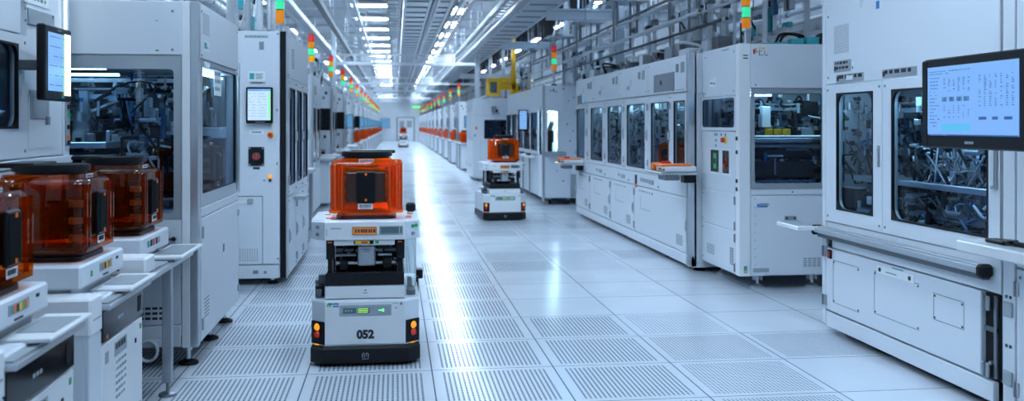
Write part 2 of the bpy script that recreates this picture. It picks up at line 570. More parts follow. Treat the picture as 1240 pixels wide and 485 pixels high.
def interior(parent, F, a0, a1, b0, b1, depth, seed, lamp='lamp_blue', dense=26, back='grey', pal=PAL, stage=0.42, front=0.12, lampspan=(0.2, 0.68)):
    """the handling mechanism seen through a machine's window; c runs inwards from 0 to -depth"""
    rnd = random.Random(seed)
    w, h = a1 - a0, b1 - b0
    bk = MB(F)
    bk.box(a0, a1, b0, b1, -depth, -depth + 0.02, back)
    n = max(2, int(w / 0.22))
    for i in range(n):
        x = a0 + w * (i + 0.5) / n
        bk.box(x - 0.012, x + 0.012, b0, b1, -depth + 0.02, -depth + 0.045, 'alu')
    for i in range(int(10 * w / 0.5) + 4):
        x, y = rnd.uniform(a0 + 0.03, a1 - 0.03), rnd.uniform(b0 + 0.25 * h, b1 - 0.03)
        bk.box(x - rnd.uniform(0.008, 0.03), x + rnd.uniform(0.008, 0.03), y - 0.015, y + rnd.uniform(0.01, 0.05), -depth + 0.02, -depth + 0.05, rnd.choice(['black', 'white_dull', 'ink_grey', 'black']))
    bk.build('back_panel', parent)
    st = MB(F)
    zs = b0 + h * stage
    st.box(a0 + 0.02, a1 - 0.02, zs - 0.05, zs - 0.02, -depth * 0.58 - front * 0.3, -front, 'alu', 0.003)
    st.box(a0 + 0.02, a1 - 0.02, zs - 0.11, zs - 0.085, -depth * 0.57 - front * 0.3, -front - 0.04, 'alu_brushed', 0.003)
    for x in (a0 + 0.06, (a0 + a1) / 2, a1 - 0.06):
        st.box(x - 0.015, x + 0.015, b0, zs - 0.05, -depth * 0.55, -depth * 0.5, 'steel')
    for i in range(int(w / 0.022)):
        x = a0 + 0.05 + rnd.random() * (w - 0.1)
        cc = -front - 0.04 - rnd.random() * (depth * 0.5)
        hw = rnd.uniform(0.006, 0.03)
        st.box(x - hw, x + hw, zs - 0.02, zs + rnd.uniform(0.0, 0.045), cc - 0.03, cc, rnd.choice(['black', 'black', 'black', 'alu', 'steel', 'black', 'yellow' if i % 5 == 0 else 'grey_dark']), 0.003)
    st.build('stage', parent)
    rb = MB(F)
    x = a0 + w * rnd.uniform(0.35, 0.6)
    c = -depth * 0.6
    rb.cyl((x, zs - 0.02, c), (x, zs + h * 0.14, c), 0.05, 'white_dull', 0.042, 14)
    rb.box(x - 0.06, x + 0.06, zs + h * 0.12, zs + h * 0.26, c - 0.05, c + 0.05, 'white_dull', 0.012)
    rb.cyl((x + 0.05, zs + h * 0.2, c), (x + 0.05 + min(0.2, w * 0.25), zs + h * 0.30, c + 0.05), 0.028, 'alu', 0.02, 10)
    rb.cyl((x + 0.05 + min(0.2, w * 0.25), zs + h * 0.34, c + 0.05), (x + 0.05 + min(0.2, w * 0.25), zs + h * 0.14, c + 0.05), 0.02, 'black', n=10)
    rb.curve([(x - 0.03, zs + h * 0.26, c), (x - 0.07, zs + h * 0.4, c), (x - 0.1, zs + h * 0.3, c - 0.04), (x - 0.12, zs, c - 0.05)], 0.008, 'cable_black')
    rb.build('robot_arm', parent)
    ra = MB(F)
    ra.box(a0 + 0.01, a1 - 0.01, b0 + h * 0.80, b0 + h * 0.835, -depth * 0.5, -depth * 0.5 + 0.03, 'alu')
    ra.cyl((a0 + 0.01, b0 + h * 0.87, -depth * 0.45), (a1 - 0.01, b0 + h * 0.87, -depth * 0.45), 0.008, 'steel', n=8)
    ra.box(x - 0.11, x + 0.02, b0 + h * 0.74, b0 + h * 0.9, -depth * 0.5 + 0.03, -depth * 0.5 + 0.07, 'black', 0.004)
    ra.box(x + 0.04, x + 0.09, b0 + h * 0.68, b0 + h * 0.86, -depth * 0.5 + 0.03, -depth * 0.5 + 0.06, 'alu', 0.004)
    ra.build('linear_rail', parent)
    cl = MB(F)
    clutter(cl, a0 + 0.02, a1 - 0.02, b0 + 0.01, zs - 0.12, -depth * 0.58 - front * 0.3, -front + 0.02, dense * 2, seed + 5, pal, 0.01, 0.07)
    clutter(cl, a0 + 0.02, a1 - 0.02, zs, b1 - 0.06, -depth * 0.9, -max(depth * 0.35, front), dense * 2, seed + 9, pal, 0.008, 0.05)
    cl.build('mechanism', parent)
    if lamp:
        lm = MB(F)
        lm.box(a0 + w * lampspan[0], a0 + w * lampspan[1], b1 - 0.035, b1 - 0.022, -depth * 0.30, -depth * 0.30 + 0.03, lamp)
        lm.build('interior_lamp', parent)
        lm = MB(F)  # second strip added, tucked above the window, to brighten the mechanism
        lm.box(a0 + 0.03, a1 - 0.03, b1 - 0.012, b1 - 0.004, -0.16, -0.12, 'lamp_cyan')
        lm.build('interior_lamp', parent)


def door(parent, F, a0, a1, b0, b1, hole=None, r=0.03, t=0.03, m='white', pane='glass', hinge='l', handle=True, name='door'):
    """hinged panel; with a hole it carries a window pane"""
    mb = MB(F)
    if hole:
        mb.ring(a0, a1, b0, b1, hole, r, -t, 0, m, 'plate')
        mb.ring(hole[0] - 0.006, hole[1] + 0.006, hole[2] - 0.006, hole[3] + 0.006, (hole[0] + 0.003, hole[1] - 0.003, hole[2] + 0.003, hole[3] - 0.003), r, -0.012, 0.003, 'black')
    else:
        mb.box(a0, a1, b0, b1, -t, 0, m, 0.003)
    screws(mb, a0 + 0.025, a1 - 0.025, b0 + 0.03, b1 - 0.03, 0, 0.006, 'ink_grey')
    o = mb.build(name, parent)
    if hole:
        g = MB(F)
        g.box(hole[0] - 0.01, hole[1] + 0.01, hole[2] - 0.01, hole[3] + 0.01, -t * 0.75, -t * 0.75 + 0.004, pane)
        g.build('window_pane', o)
    if hinge:
        x = a0 + 0.002 if hinge == 'l' else a1 - 0.002
        for y in (b0 + (b1 - b0) * 0.14, b0 + (b1 - b0) * 0.86):
            hb = MB(F)
            hb.box(x - 0.016, x + 0.016, y - 0.028, y + 0.028, 0, 0.008, 'alu', 0.002)
            hb.cyl((x, y - 0.03, 0.008), (x, y + 0.03, 0.008), 0.006, 'steel', n=8)
            hb.build('hinge', o)
    if handle:
        x = a1 - 0.03 if hinge != 'r' else a0 + 0.03
        hb = MB(F)
        y = (b0 + b1) / 2
        hb.box(x - 0.012, x + 0.012, y - 0.055, y + 0.055, 0, 0.006, 'plate', 0.002)
        hb.box(x - 0.007, x + 0.007, y - 0.035, y + 0.035, 0.006, 0.018, 'white_dull', 0.003)
        hb.build('handle', o)
    return o


def estop(parent, F, a, b, r=0.022, c=0.0):
    mb = MB(F)
    mb.cyl((a, b, c), (a, b, c + 0.008), r * 1.45, 'yellow', n=20)
    mb.cyl((a, b, c + 0.008), (a, b, c + 0.02), r * 0.6, 'steel', n=14)
    mb.cyl((a, b, c + 0.02), (a, b, c + 0.036), r, 'red', r * 0.9, 18)
    return mb.build('emergency_stop', parent)

# ------------------------------------------------------------------ the room
XL, XR, Y0, Y1, ZC = -4.62, 6.78, -1.42, 70.0, 4.05


def floor_mat(key, kind):
    """raised-floor panel: 0.6 m square, joints, and for grilles a field of slots (kind: plain, slot, fine, pale)"""
    m = bpy.data.materials.new(key)
    m.use_nodes = True
    nt = m.node_tree
    L = nt.links.new
    b = nt.nodes['Principled BSDF']
    tc = nt.nodes.new('ShaderNodeTexCoord')
    sep = nt.nodes.new('ShaderNodeSeparateXYZ')
    L(tc.outputs['Object'], sep.inputs[0])

    def M(op, *args):
        n = nt.nodes.new('ShaderNodeMath')
        n.operation = op
        for i, a in enumerate(args):
            if isinstance(a, (int, float)):
                n.inputs[i].default_value = a
            else:
                L(a, n.inputs[i])
        return n.outputs[0]

    fx = M('FRACT', M('MULTIPLY', M('ADD', sep.outputs['X'], 120 - 0.18), 1 / 0.6))
    fy = M('FRACT', M('MULTIPLY', M('ADD', sep.outputs['Y'], 120 - 3.98), 1 / 0.6))
    ex = M('ABSOLUTE', M('SUBTRACT', fx, 0.5))
    ey = M('ABSOLUTE', M('SUBTRACT', fy, 0.5))
    edge = M('MAXIMUM', ex, ey)
    groove = M('GREATER_THAN', edge, 0.4945)
    nz = nt.nodes.new('ShaderNodeTexNoise')
    nz.inputs['Scale'].default_value = 3.0
    nz.inputs['Detail'].default_value = 4
    L(tc.outputs['Object'], nz.inputs['Vector'])
    # each panel a touch different in tone
    cell = nt.nodes.new('ShaderNodeTexWhiteNoise')
    cell.noise_dimensions = '2D'
    cv = nt.nodes.new('ShaderNodeCombineXYZ')
    L(M('FLOOR', M('MULTIPLY', M('ADD', sep.outputs['X'], 120 - 0.18), 1 / 0.6)), cv.inputs[0])
    L(M('FLOOR', M('MULTIPLY', M('ADD', sep.outputs['Y'], 120 - 3.98), 1 / 0.6)), cv.inputs[1])
    L(cv.outputs[0], cell.inputs['Vector'])
    tone = M('ADD', M('MULTIPLY', cell.outputs['Value'], 0.07), M('ADD', M('MULTIPLY', nz.outputs['Fac'], 0.08), 0.87))
    base = nt.nodes.new('ShaderNodeMix')
    base.data_type = 'RGBA'
    base.blend_type = 'MULTIPLY'
    base.inputs['Factor'].default_value = 1
    base.inputs[6].default_value = (0.62, 0.67, 0.735, 1)
    cc = nt.nodes.new('ShaderNodeCombineXYZ')
    for i in range(3):
        L(tone, cc.inputs[i])
    L(cc.outputs[0], base.inputs[7])
    dark = groove
    if kind != 'plain':
        nx, ny, wx, wy, mar = {'slot': (27, 22, 0.21, 0.37, 0.43), 'fine': (32, 32, 0.25, 0.25, 0.44), 'pale': (26, 20, 0.19, 0.34, 0.43), 'edge': (26, 16, 0.27, 0.36, 0.43)}[kind]
        hx = M('LESS_THAN', M('ABSOLUTE', M('SUBTRACT', M('FRACT', M('MULTIPLY', fx, nx)), 0.5)), wx)
        hy = M('LESS_THAN', M('ABSOLUTE', M('SUBTRACT', M('FRACT', M('MULTIPLY', fy, ny)), 0.5)), wy)
        inside = M('LESS_THAN', edge, mar)
        hole = M('MULTIPLY', M('MULTIPLY', hx, hy), inside)
        if kind == 'edge':
            hole = M('MULTIPLY', hole, M('MAXIMUM', M('LESS_THAN', fx, 0.22), M('GREATER_THAN', fy, 0.72)))
        dark = M('MAXIMUM', groove, hole)
    col = nt.nodes.new('ShaderNodeMix')
    col.data_type = 'RGBA'
    L(dark, col.inputs['Factor'])
    L(base.outputs[2], col.inputs[6])
    col.inputs[7].default_value = (0.20, 0.235, 0.28, 1) if kind == 'pale' else (0.085, 0.11, 0.14, 1)
    L(col.outputs[2], b.inputs['Base Color'])
    rr = M('ADD', M('MULTIPLY', nz.outputs['Fac'], 0.13), 0.10)
    L(M('MAXIMUM', rr, M('MULTIPLY', dark, 0.7)), b.inputs['Roughness'])
    L(M('SUBTRACT', 0.38, M('MULTIPLY', dark, 0.33)), b.inputs['Specular IOR Level'])
    b.inputs['Coat Weight'].default_value = 0.0
    bp = nt.nodes.new('ShaderNodeBump')
    bp.inputs['Strength'].default_value = 0.09
    bp.inputs['Distance'].default_value = 0.02
    n2 = nt.nodes.new('ShaderNodeTexNoise')
    n2.inputs['Scale'].default_value = 1.3
    L(tc.outputs['Object'], n2.inputs['Vector'])
    L(n2.outputs['Fac'], bp.inputs['Height'])
    L(bp.outputs[0], b.inputs['Normal'])
    MATS[key] = m


for k in ('plain', 'slot', 'fine', 'pale', 'edge'):
    floor_mat('floor_' + k, k)

# columns are counted from the joint at x = 0.18, rows from the joint at y = 3.98
GRILLES = {}
for r in range(-4, 9):
    GRILLES[(-1, r)] = 'slot'
    GRILLES[(-2, r)] = 'slot'
for r in range(1, 7):
    GRILLES[(0, r)] = 'slot'
for r in range(-3, 3):
    GRILLES[(1, r)] = 'slot'
    GRILLES[(2, r)] = 'fine'
GRILLES[(2, 2)] = 'pale'
GRILLES[(1, 6)] = 'slot'
GRILLES[(1, 7)] = 'fine'
GRILLES[(3, 1)] = 'fine'
GRILLES[(3, 0)] = 'plain'
for r in (-1, 0, -2, -3):
    GRILLES[(3, r)] = 'plain'
    GRILLES[(4, r)] = 'edge'
for r in range(3, 6):
    GRILLES[(1, r)] = 'plain'
    GRILLES[(2, r)] = 'plain'
    GRILLES[(3, r)] = 'plain'

fl = MB()
rnd = random.Random(11)
for i in range(-8, 11):
    for j in range(-9, 111):
        x, y = 0.18 + 0.6 * i, 3.98 + 0.6 * j
        k = GRILLES.get((i, j))
        if k is None:
            q = rnd.random()
            k = 'plain' if q < 0.45 else ('pale' if q < 0.85 else 'slot')
            if i > 3 or j < -3:
                k = 'plain'
        fl.add([(x, y, 0), (x + 0.6, y, 0), (x + 0.6, y + 0.6, 0), (x, y + 0.6, 0)], [(0, 1, 2, 3)], 'floor_' + k)
floor = struct('floor', fl)

w = MB(); w.box(XL, XR, Y1, Y1 + 0.2, 0, ZC, 'wallpaint')
struct('wall_back', w)
w = MB(); w.box(XL - 0.2, XL, Y0, Y1, 0, ZC, 'wallpaint')
struct('wall_left', w)
w = MB(); w.box(XR, XR + 0.2, Y0, Y1, 0, ZC, 'wallpaint')
struct('wall_right', w)
w = MB(); w.box(XL, XR, Y0 - 0.2, Y0, 0, ZC, 'wallpaint')
struct('wall_front', w)
c = MB()
c.box(XL, 2.7, Y0, Y1, ZC, ZC + 0.2, 'ceilpaint')
c.box(2.7, 5.2, Y0, Y1, ZC, ZC + 0.2, 'unlit_plenum')
c.box(5.2, XR, Y0, Y1, ZC, ZC + 0.2, 'ceilpaint')
n = 0
for k in range(36):                                   # ceiling grid bars
    y = -1 + 2 * k
    c.box(XL, 2.7, y - 0.04, y + 0.04, ZC - 0.06, ZC, 'white_dull')
for x in (-3.2, -1.15, 0.0, 1.35):
    c.box(x - 0.04, x + 0.04, Y0, Y1, ZC - 0.06, ZC, 'white_dull')
struct('ceiling', c)

# door in the end wall
d = MB()
d.box(0.10, 0.24, Y1 - 0.06, Y1 - 0.001, 0.0, 1.80, 'grey')
d.box(1.36, 1.50, Y1 - 0.06, Y1 - 0.001, 0.0, 1.80, 'grey')
d.box(0.24, 1.36, Y1 - 0.06, Y1 - 0.001, 1.70, 1.80, 'grey')
tr = struct('trim_1', d)
F = Fr((0.8, Y1 - 0.012, 0), '-y')
d = MB(F); d.box(-0.55, -0.004, 0.02, 1.69, -0.01, 0.03, 'wallpaint', 0.004); d.box(0.004, 0.55, 0.02, 1.69, -0.01, 0.03, 'wallpaint', 0.004)
o = struct('door_1', d)
d = MB(F); d.box(-0.45, -0.1, 1.0, 1.5, 0.03, 0.034, 'steel'); d.box(0.1, 0.45, 1.0, 1.5, 0.03, 0.034, 'steel'); d.build('window_pane', o)
d = MB(F); d.box(-0.05, -0.02, 0.85, 1.15, 0.03, 0.08, 'alu'); d.box(0.02, 0.05, 0.85, 1.15, 0.03, 0.08, 'alu'); d.build('handle', o)
for i, (x0, x1) in enumerate(((-1.9, -0.35), (2.2, 3.4))):
    F = Fr((x0, Y1 - 0.002, 0.95), '-y')
    d = MB(F); d.ring(0, x1 - x0, 0, 0.75, (0.06, x1 - x0 - 0.06, 0.06, 0.69), 0.02, 0, 0.04, 'grey')
    o = struct('window_%d' % (i + 1), d)
    d = MB(F); d.box(0.05, x1 - x0 - 0.05, 0.05, 0.70, 0.004, 0.012, 'screen_far'); d.build('window_pane', o)  # glow put into the pane to read as a lit window

# ------------------------------------------------------------------ wafer pods
def rrect(hx, y0, y1, r, z, n=4, inset=0.0):
    hx, y0, y1, r = hx - inset, y0 + inset, y1 - inset, max(r - inset * 0.5, 0.004)
    pts = []
    for cx, cy, st in ((-hx + r, y0 + r, pi), (hx - r, y0 + r, 1.5 * pi), (hx - r, y1 - r, 0), (-hx + r, y1 - r, 0.5 * pi)):
        for i in range(n + 1):
            t = st + 0.5 * pi * i / n
            pts.append((cx + r * cos(t), cy + r * sin(t), z))
    return pts


def make_pod(shade, label, black_front):
    t = thing('wafer_pod', label, 'wafer pod')
    rib = 'pod_amber' if black_front else 'pod_rib'
    b = MB()
    b.loft([rrect(0.15, -0.145, 0.15, 0.04, 0.0), rrect(0.15, -0.145, 0.15, 0.04, 0.016)], 'black' if black_front else 'pod_dark')
    b.loft([rrect(0.125, -0.135, 0.135, 0.03, 0.016), rrect(0.125, -0.135, 0.135, 0.03, 0.034)], 'black_matte' if black_front else 'orange')
    b.build('base_plate', t)
    s = MB()
    s.loft([rrect(0.184, -0.170, 0.172, 0.03, 0.032), rrect(0.184, -0.170, 0.172, 0.03, 0.046)], shade)
    s.loft([rrect(0.172, -0.162, 0.05, 0.035, 0.046), rrect(0.172, -0.162, 0.05, 0.035, 0.266), rrect(0.172, -0.162, 0.05, 0.035, 0.280, inset=0.006),
            rrect(0.172, -0.162, 0.05, 0.035, 0.287, inset=0.02)], shade, cap0=False, smooth=True)
    s.loft([rrect(0.184, 0.055, 0.170, 0.045, 0.046), rrect(0.184, 0.055, 0.170, 0.045, 0.276), rrect(0.184, 0.055, 0.170, 0.045, 0.290, inset=0.01)], shade, cap0=False, smooth=True)
    s.loft([rrect(0.128, -0.13, 0.135, 0.03, 0.286), rrect(0.122, -0.125, 0.13, 0.03, 0.303)], shade, cap0=False)
    for x in (-0.152, 0.152, -0.118, 0.118):
        s.box(x - 0.005, x + 0.005, -0.172, -0.16, 0.05, 0.27, rib)
    for x in (-0.18, 0.172):
        for y in (-0.10, -0.03, 0.10):
            s.box(x, x + 0.008, y - 0.006, y + 0.006, 0.05, 0.27, shade)
    s.build('shell', t)
    c = MB()
    for k in range(13):
        z = 0.075 + 0.014 * k
        c.cyl((0, 0.01, z), (0, 0.01, z + 0.006), 0.128, 'wafer', n=20)
    for x in (-0.145, 0.132):
        c.box(x, x + 0.013, -0.08, 0.12, 0.055, 0.26, rib)
    c.box(-0.06, 0.06, 0.135, 0.15, 0.06, 0.26, 'brown')
    for x in (-0.125, 0.105):
        for z in (0.07, 0.13, 0.19, 0.24):
            c.box(x, x + 0.02, -0.145, -0.10, z, z + 0.022, 'brown' if z < 0.2 else rib)
        c.box(x + 0.004, x + 0.014, -0.13, -0.11, 0.055, 0.265, rib)
    c.build('wafer_stack', t)
    l = MB()
    l.cyl((0, 0.0, 0.303), (0, 0.0, 0.312), 0.118, 'black', n=28)
    l.cyl((0, 0.0, 0.312), (0, 0.0, 0.333), 0.130, 'black', n=28)
    l.cyl((0, 0.0, 0.333), (0, 0.0, 0.336), 0.124, 'black_matte', n=28)
    l.box(-0.085, 0.145, 0.03, 0.155, 0.325, 0.342, 'black', 0.004)
    l.build('top_flange', t)
    F = Fr((0, -0.163, 0), '-y')
    p = MB(F)
    pb = 0.0 if not black_front else -0.02
    p.box(-0.096, 0.096, 0.088, 0.234, pb - 0.004, pb + 0.006, 'pod_dark' if not black_front else 'black_matte', 0.005)
    c0 = 0.0 if black_front else -0.002
    p.box(-0.047, 0.047, 0.083, 0.24, c0, c0 + 0.016, 'black', 0.008)
    for k in range(9):
        x = -0.038 + k * 0.0095
        p.box(x - 0.0022, x + 0.0022, 0.092, 0.231, c0 + 0.016, c0 + 0.020, 'black_matte')
    for z in (0.098, 0.226):
        p.box(-0.005, 0.005, z - 0.006, z + 0.006, c0 + 0.020, c0 + 0.023, 'orange')
    p.build('grip_panel', t)
    b = MB(F)
    barcode(b, -0.04, 0.034, 0.052, 0.079, 0.009)
    b.build('barcode_label', t)
    b = MB(F)
    b.box(-0.036, 0.038, 0.288, 0.300, 0.0 - 0.0325, -0.031, 'paper'); 
    for k in range(6):
        b.box(-0.03 + k * 0.011, -0.022 + k * 0.011, 0.291, 0.297, -0.031, -0.0304, 'ink')
    b.build('top_label', t)
    return t


pod0 = make_pod('pod_orange', 'bright orange wafer pod riding on the deck of the nearest transport robot numbered 052', False)
amber0 = make_pod('pod_amber', 'dark amber wafer pod with black grip panel, cut by the left frame edge', True)

# ------------------------------------------------------------------ transport robots
def octo(w, d, ch, y=0.0, ry=0.03):
    """plan outline with cut front corners; front at y, running back d"""
    cx, cy = ch
    return [(-w + cx, y), (w - cx, y), (w, y + cy), (w, y + d - ry), (w - ry, y + d), (-w + ry, y + d), (-w, y + d - ry), (-w, y + cy)]


def L3(poly, z):
    return [(x, y, z) for x, y in poly]


def make_robot(label):
    t = thing('transport_robot', label, 'transport robot')
    D = 0.82
    F = Fr((0, 0, 0), '-y')
    b = MB()
    pl = octo(0.272, D + 0.02, (0.06, 0.055), -0.012)
    pin = octo(0.262, D, (0.06, 0.055), -0.002)
    b.loft([L3(pin, 0.014), L3(pl, 0.022), L3(pl, 0.088), L3(pin, 0.105)], 'black')
    G = Fr((0, -0.012, 0), '-y')
    b.F = G
    for x0, x1, z0, z1 in ((-0.016, -0.013, 0.045, 0.066), (0.013, 0.016, 0.045, 0.066), (-0.006, -0.003, 0.045, 0.066), (0.003, 0.006, 0.052, 0.066), (-0.012, -0.006, 0.066, 0.069), (0.003, 0.012, 0.066, 0.069), (-0.016, 0.016, 0.038, 0.040)):
        b.box(x0, x1, z0, z1, 0, 0.001, 'plate')
    b.build('bumper', t)
    wmb = MB()
    for x in (-0.17, 0.17):
        for y in (0.12, D - 0.12):
            wmb.cyl((x - 0.015, y, 0.032), (x + 0.015, y, 0.032), 0.032, 'rubber', n=14)
            wmb.build('wheel', t)
            wmb = MB()
    # white body
    b = MB()
    p0 = octo(0.266, D - 0.02, (0.068, 0.062), 0.0)
    p1 = octo(0.266, D - 0.02, (0.068, 0.062), 0.012)
    b.loft([L3(p0, 0.105), L3(p0, 0.318), L3(p1, 0.330)], 'white')
    b.F = F
    b.box(-0.198, 0.198, 0.112, 0.322, 0.0, 0.006, 'offwhite', 0.003)
    b.build('body', t)
    dsp = MB(F)
    dsp.box(-0.128, 0.128, 0.252, 0.306, 0.006, 0.008, 'plate', 0.001)
    dsp.box(-0.115, 0.115, 0.262, 0.296, 0.008, 0.010, 'grey', 0.001)
    o = dsp.build('status_display', t)
    lcd = MB(F)
    lcd.box(-0.108, -0.045, 0.266, 0.292, 0.010, 0.0108, 'lcd')
    lcd.box(-0.04, 0.02, 0.266, 0.292, 0.010, 0.0108, 'lcd')
    r = random.Random(4)
    for row in range(3):
        x = -0.036
        while x < 0.012:
            l = r.uniform(0.003, 0.009)
            lcd.box(x, x + l, 0.269 + row * 0.008, 0.2735 + row * 0.008, 0.0108, 0.0114, 'led_lime')
            x += l + 0.002
    lcd.box(0.065, 0.085, 0.277, 0.281, 0.010, 0.0114, 'led_green'); lcd.box(0.082, 0.092, 0.273, 0.285, 0.010, 0.0114, 'led_green')
    for k in range(3):
        lcd.box(-0.1 + k * 0.014, -0.092 + k * 0.014, 0.275, 0.284, 0.0108, 0.0112, 'plate')
    lcd.build('readout', o)
    s = MB(F)
    s.box(-0.185, -0.160, 0.317 - 0.008, 0.320, 0.006, 0.0068, 'green'); s.box(-0.166, -0.152, 0.3125, 0.3165, 0.006, 0.0068, 'paper')
    for k, (a, b0, b1) in enumerate(((-0.188, .3, .312), (-0.180, .3, .308), (-0.172, .3, .312))):
        s.box(a, a + 0.005, b0, b1, 0.006, 0.0072, 'green')
    s.box(-0.158, -0.132, 0.298, 0.318, 0.006, 0.0072, 'logo_blue'); s.box(-0.155, -0.135, 0.306, 0.310, 0.0072, 0.0078, 'paper')
    s.box(0.135, 0.158, 0.311, 0.3135, 0.006, 0.007, 'teal'); s.box(0.16, 0.163, 0.306, 0.3135, 0.006, 0.007, 'teal')
    s.box(0.145, 0.158, 0.286, 0.290, 0.006, 0.007, 'teal')
    s.cyl((0.177, 0.309, 0.006), (0.177, 0.309, 0.01), 0.007, 'ink_grey', n=14)
    s.build('decal', t)
    # corner lamp pods sit on the cut corners
    for sx in (-1, 1):
        q = Vector((0.062, 0.068, 0)) if sx > 0 else Vector((-0.062, 0.068, 0))
        mid = Vector((sx * 0.232, 0.031, 0))
        nrm = Vector((sx * 0.674, -0.739, 0))
        tn = Vector((0.739, sx * 0.674, 0))
        lp = MB()
        def P(a, z, c):
            v = mid + tn * a + nrm * c
            return (v.x, v.y, z)
        def bx(mb, a0, a1, z0, z1, c0, c1, m):
            pts = [P(a, z, c) for a in (a0, a1) for z in (z0, z1) for c in (c0, c1)]
            mb.add(pts, [(0, 1, 3, 2), (4, 6, 7, 5), (0, 4, 5, 1), (2, 3, 7, 6), (0, 2, 6, 4), (1, 5, 7, 3)], m)
        bx(lp, -0.044, 0.044, 0.112, 0.224, -0.004, 0.006, 'black')
        lo = lp.build('lamp_housing', t)
        for z, k, nm in ((0.196, 'led_amber', 'amber_lamp'), (0.160, 'led_red', 'red_lamp')):
            m = MB()
            m.cyl(P(0, z, 0.006), P(0, z, 0.010), 0.021, 'black_gloss', n=18)
            m.cyl(P(0, z, 0.010), P(0, z, 0.019), 0.0185, k, 0.012, 18)
            m.build(nm, lo)
        m = MB(); bx(m, -0.02, 0.01, 0.107, 0.111, 0.006, 0.012, 'led_amber'); m.build('side_marker', lo)
    # upper chassis
    b = MB()
    b.box(-0.200, 0.196, 0.018, 0.045, 0.333, 0.397, 'offwhite', 0.004)
    b.F = F
    b.box(-0.007, 0.005, 0.372, 0.378, -0.018, -0.0165, 'ink_grey'); b.box(-0.012, 0.010, 0.360, 0.364, -0.018, -0.0165, 'ink_grey')
    b.build('drawer_front', t)
    b = MB()
    b.box(-0.200, 0.196, 0.046, D - 0.08, 0.333, 0.390, 'white_dull', 0.003)
    b.box(-0.196, 0.192, 0.016, 0.60, 0.400, 0.462, 'black', 0.003)
    b.box(-0.190, 0.186, 0.02, 0.6, 0.462, 0.466, 'black_gloss')
    b.build('tray', t)
    for x in (-0.194, 0.152):
        b = MB()
        b.box(x, x + 0.042, 0.02, 0.07, 0.530, 0.624, 'black', 0.004)
        b.box(x + 0.008, x + 0.03, 0.03, 0.06, 0.462, 0.530, 'black_matte')
        b.box(x + 0.008, x + 0.03, 0.017, 0.02, 0.612, 0.619, 'orange')
        b.build('frame_post', t)
        b = MB()
        b.box(x, x + 0.042, 0.55, 0.60, 0.466, 0.624, 'black')
        b.build('frame_post', t)
    b = MB()
    b.box(-0.04, 0.048, 0.045, 0.16, 0.490, 0.590, 'alu', 0.006)
    b.box(-0.032, 0.04, 0.040, 0.045, 0.500, 0.58, 'plate', 0.003)
    b.box(-0.012, 0.02, 0.036, 0.04, 0.560, 0.578, 'steel')
    b.box(-0.02, 0.03, 0.05, 0.12, 0.590, 0.612, 'steel', 0.003)
    b.cyl((-0.15, 0.10, 0.50), (0.15, 0.10, 0.50), 0.012, 'alu', n=10)
    b.cyl((-0.15, 0.13, 0.56), (0.15, 0.13, 0.56), 0.010, 'steel', n=10)
    b.cyl((-0.15, 0.07, 0.545), (-0.05, 0.07, 0.545), 0.008, 'steel', n=8)
    b.cyl((0.06, 0.07, 0.545), (0.13, 0.07, 0.545), 0.009, 'alu', n=8)
    b.box(-0.13, -0.09, 0.06, 0.14, 0.470, 0.52, 'black', 0.004)
    b.box(0.085, 0.13, 0.06, 0.14, 0.475, 0.53, 'black', 0.004)
    b.box(0.06, 0.12, 0.07, 0.10, 0.58, 0.61, 'black')
    clutter(b, -0.15, 0.15, 0.10, 0.20, 0.47, 0.61, 0, 1, PAL)
    r = random.Random(8)
    for k in range(26):
        x, y, z = r.uniform(-0.15, 0.14), r.uniform(0.15, 0.4), r.uniform(0.475, 0.60)
        b.box(x, x + r.uniform(.01, .04), y, y + r.uniform(.01, .05), z, z + r.uniform(.006, .025), r.choice(['black', 'steel', 'grey_dark', 'alu', 'black']))
    for k in range(5):
        x = r.uniform(-0.14, 0.14)
        b.curve([(x, 0.12, 0.47), (x + 0.03, 0.09, 0.51), (x - 0.03, 0.1, 0.56), (x + 0.02, 0.14, 0.61)], 0.004, 'cable_black', n=5)
    b.box(-0.17, 0.16, 0.42, 0.44, 0.467, 0.62, 'black_matte')
    b.build('lift_mechanism', t)
    # top deck
    b = MB()
    dk0 = octo(0.268, 0.50, (0.066, 0.05), 0.004)
    dk1 = octo(0.268, 0.496, (0.068, 0.052), 0.014)
    b.loft([L3(dk0, 0.630), L3(dk0, 0.716), L3(dk1, 0.726)], 'white')
    b.F = F
    b.box(-0.200, 0.195, 0.628, 0.718, -0.004, 0.004, 'offwhite', 0.003)
    b.box(-0.17, -0.12, 0.683, 0.690, 0.004, 0.005, 'plate')
    b.box(-0.19, -0.187, 0.65, 0.685, 0.004, 0.005, 'plate')
    b.F = None
    for x, y in ((-0.2, 0.10), (0.2, 0.08), (0.2, 0.16), (-0.22, 0.3), (0.21, 0.3)):
        b.box(x, x + 0.03, y, y + 0.02, 0.726, 0.729, 'orange')
    b.build('deck', t)
    b = MB(F)
    b.box(-0.064, 0.056, 0.654, 0.693, 0.004, 0.007, 'black'); 
    b.box(-0.062, 0.054, 0.656, 0.691, 0.007, 0.009, 'orange_print')
    x = -0.05
    while x < 0.045:
        l = r.uniform(0.004, 0.009)
        b.box(x, x + l, 0.665, 0.682, 0.009, 0.0098, 'ink'); x += l + r.choice((0.002, 0.006))
    b.build('orange_nameplate', t)
    b = MB(F)
    b.box(0.068, 0.186, 0.654, 0.698, 0.004, 0.007, 'plate', 0.001)
    b.box(0.075, 0.165, 0.660, 0.692, 0.007, 0.0084, 'lcd')
    for z in (0.663, 0.673, 0.683):
        b.box(0.171, 0.181, z, z + 0.006, 0.007, 0.009, 'ink')
    b.build('panel_display', t)
    b = MB(F)
    b.box(-0.155, 0.145, 0.600, 0.628, -0.022, -0.006, 'offwhite', 0.003)
    b.box(-0.057, 0.04, 0.607, 0.624, -0.006, -0.004, 'black')
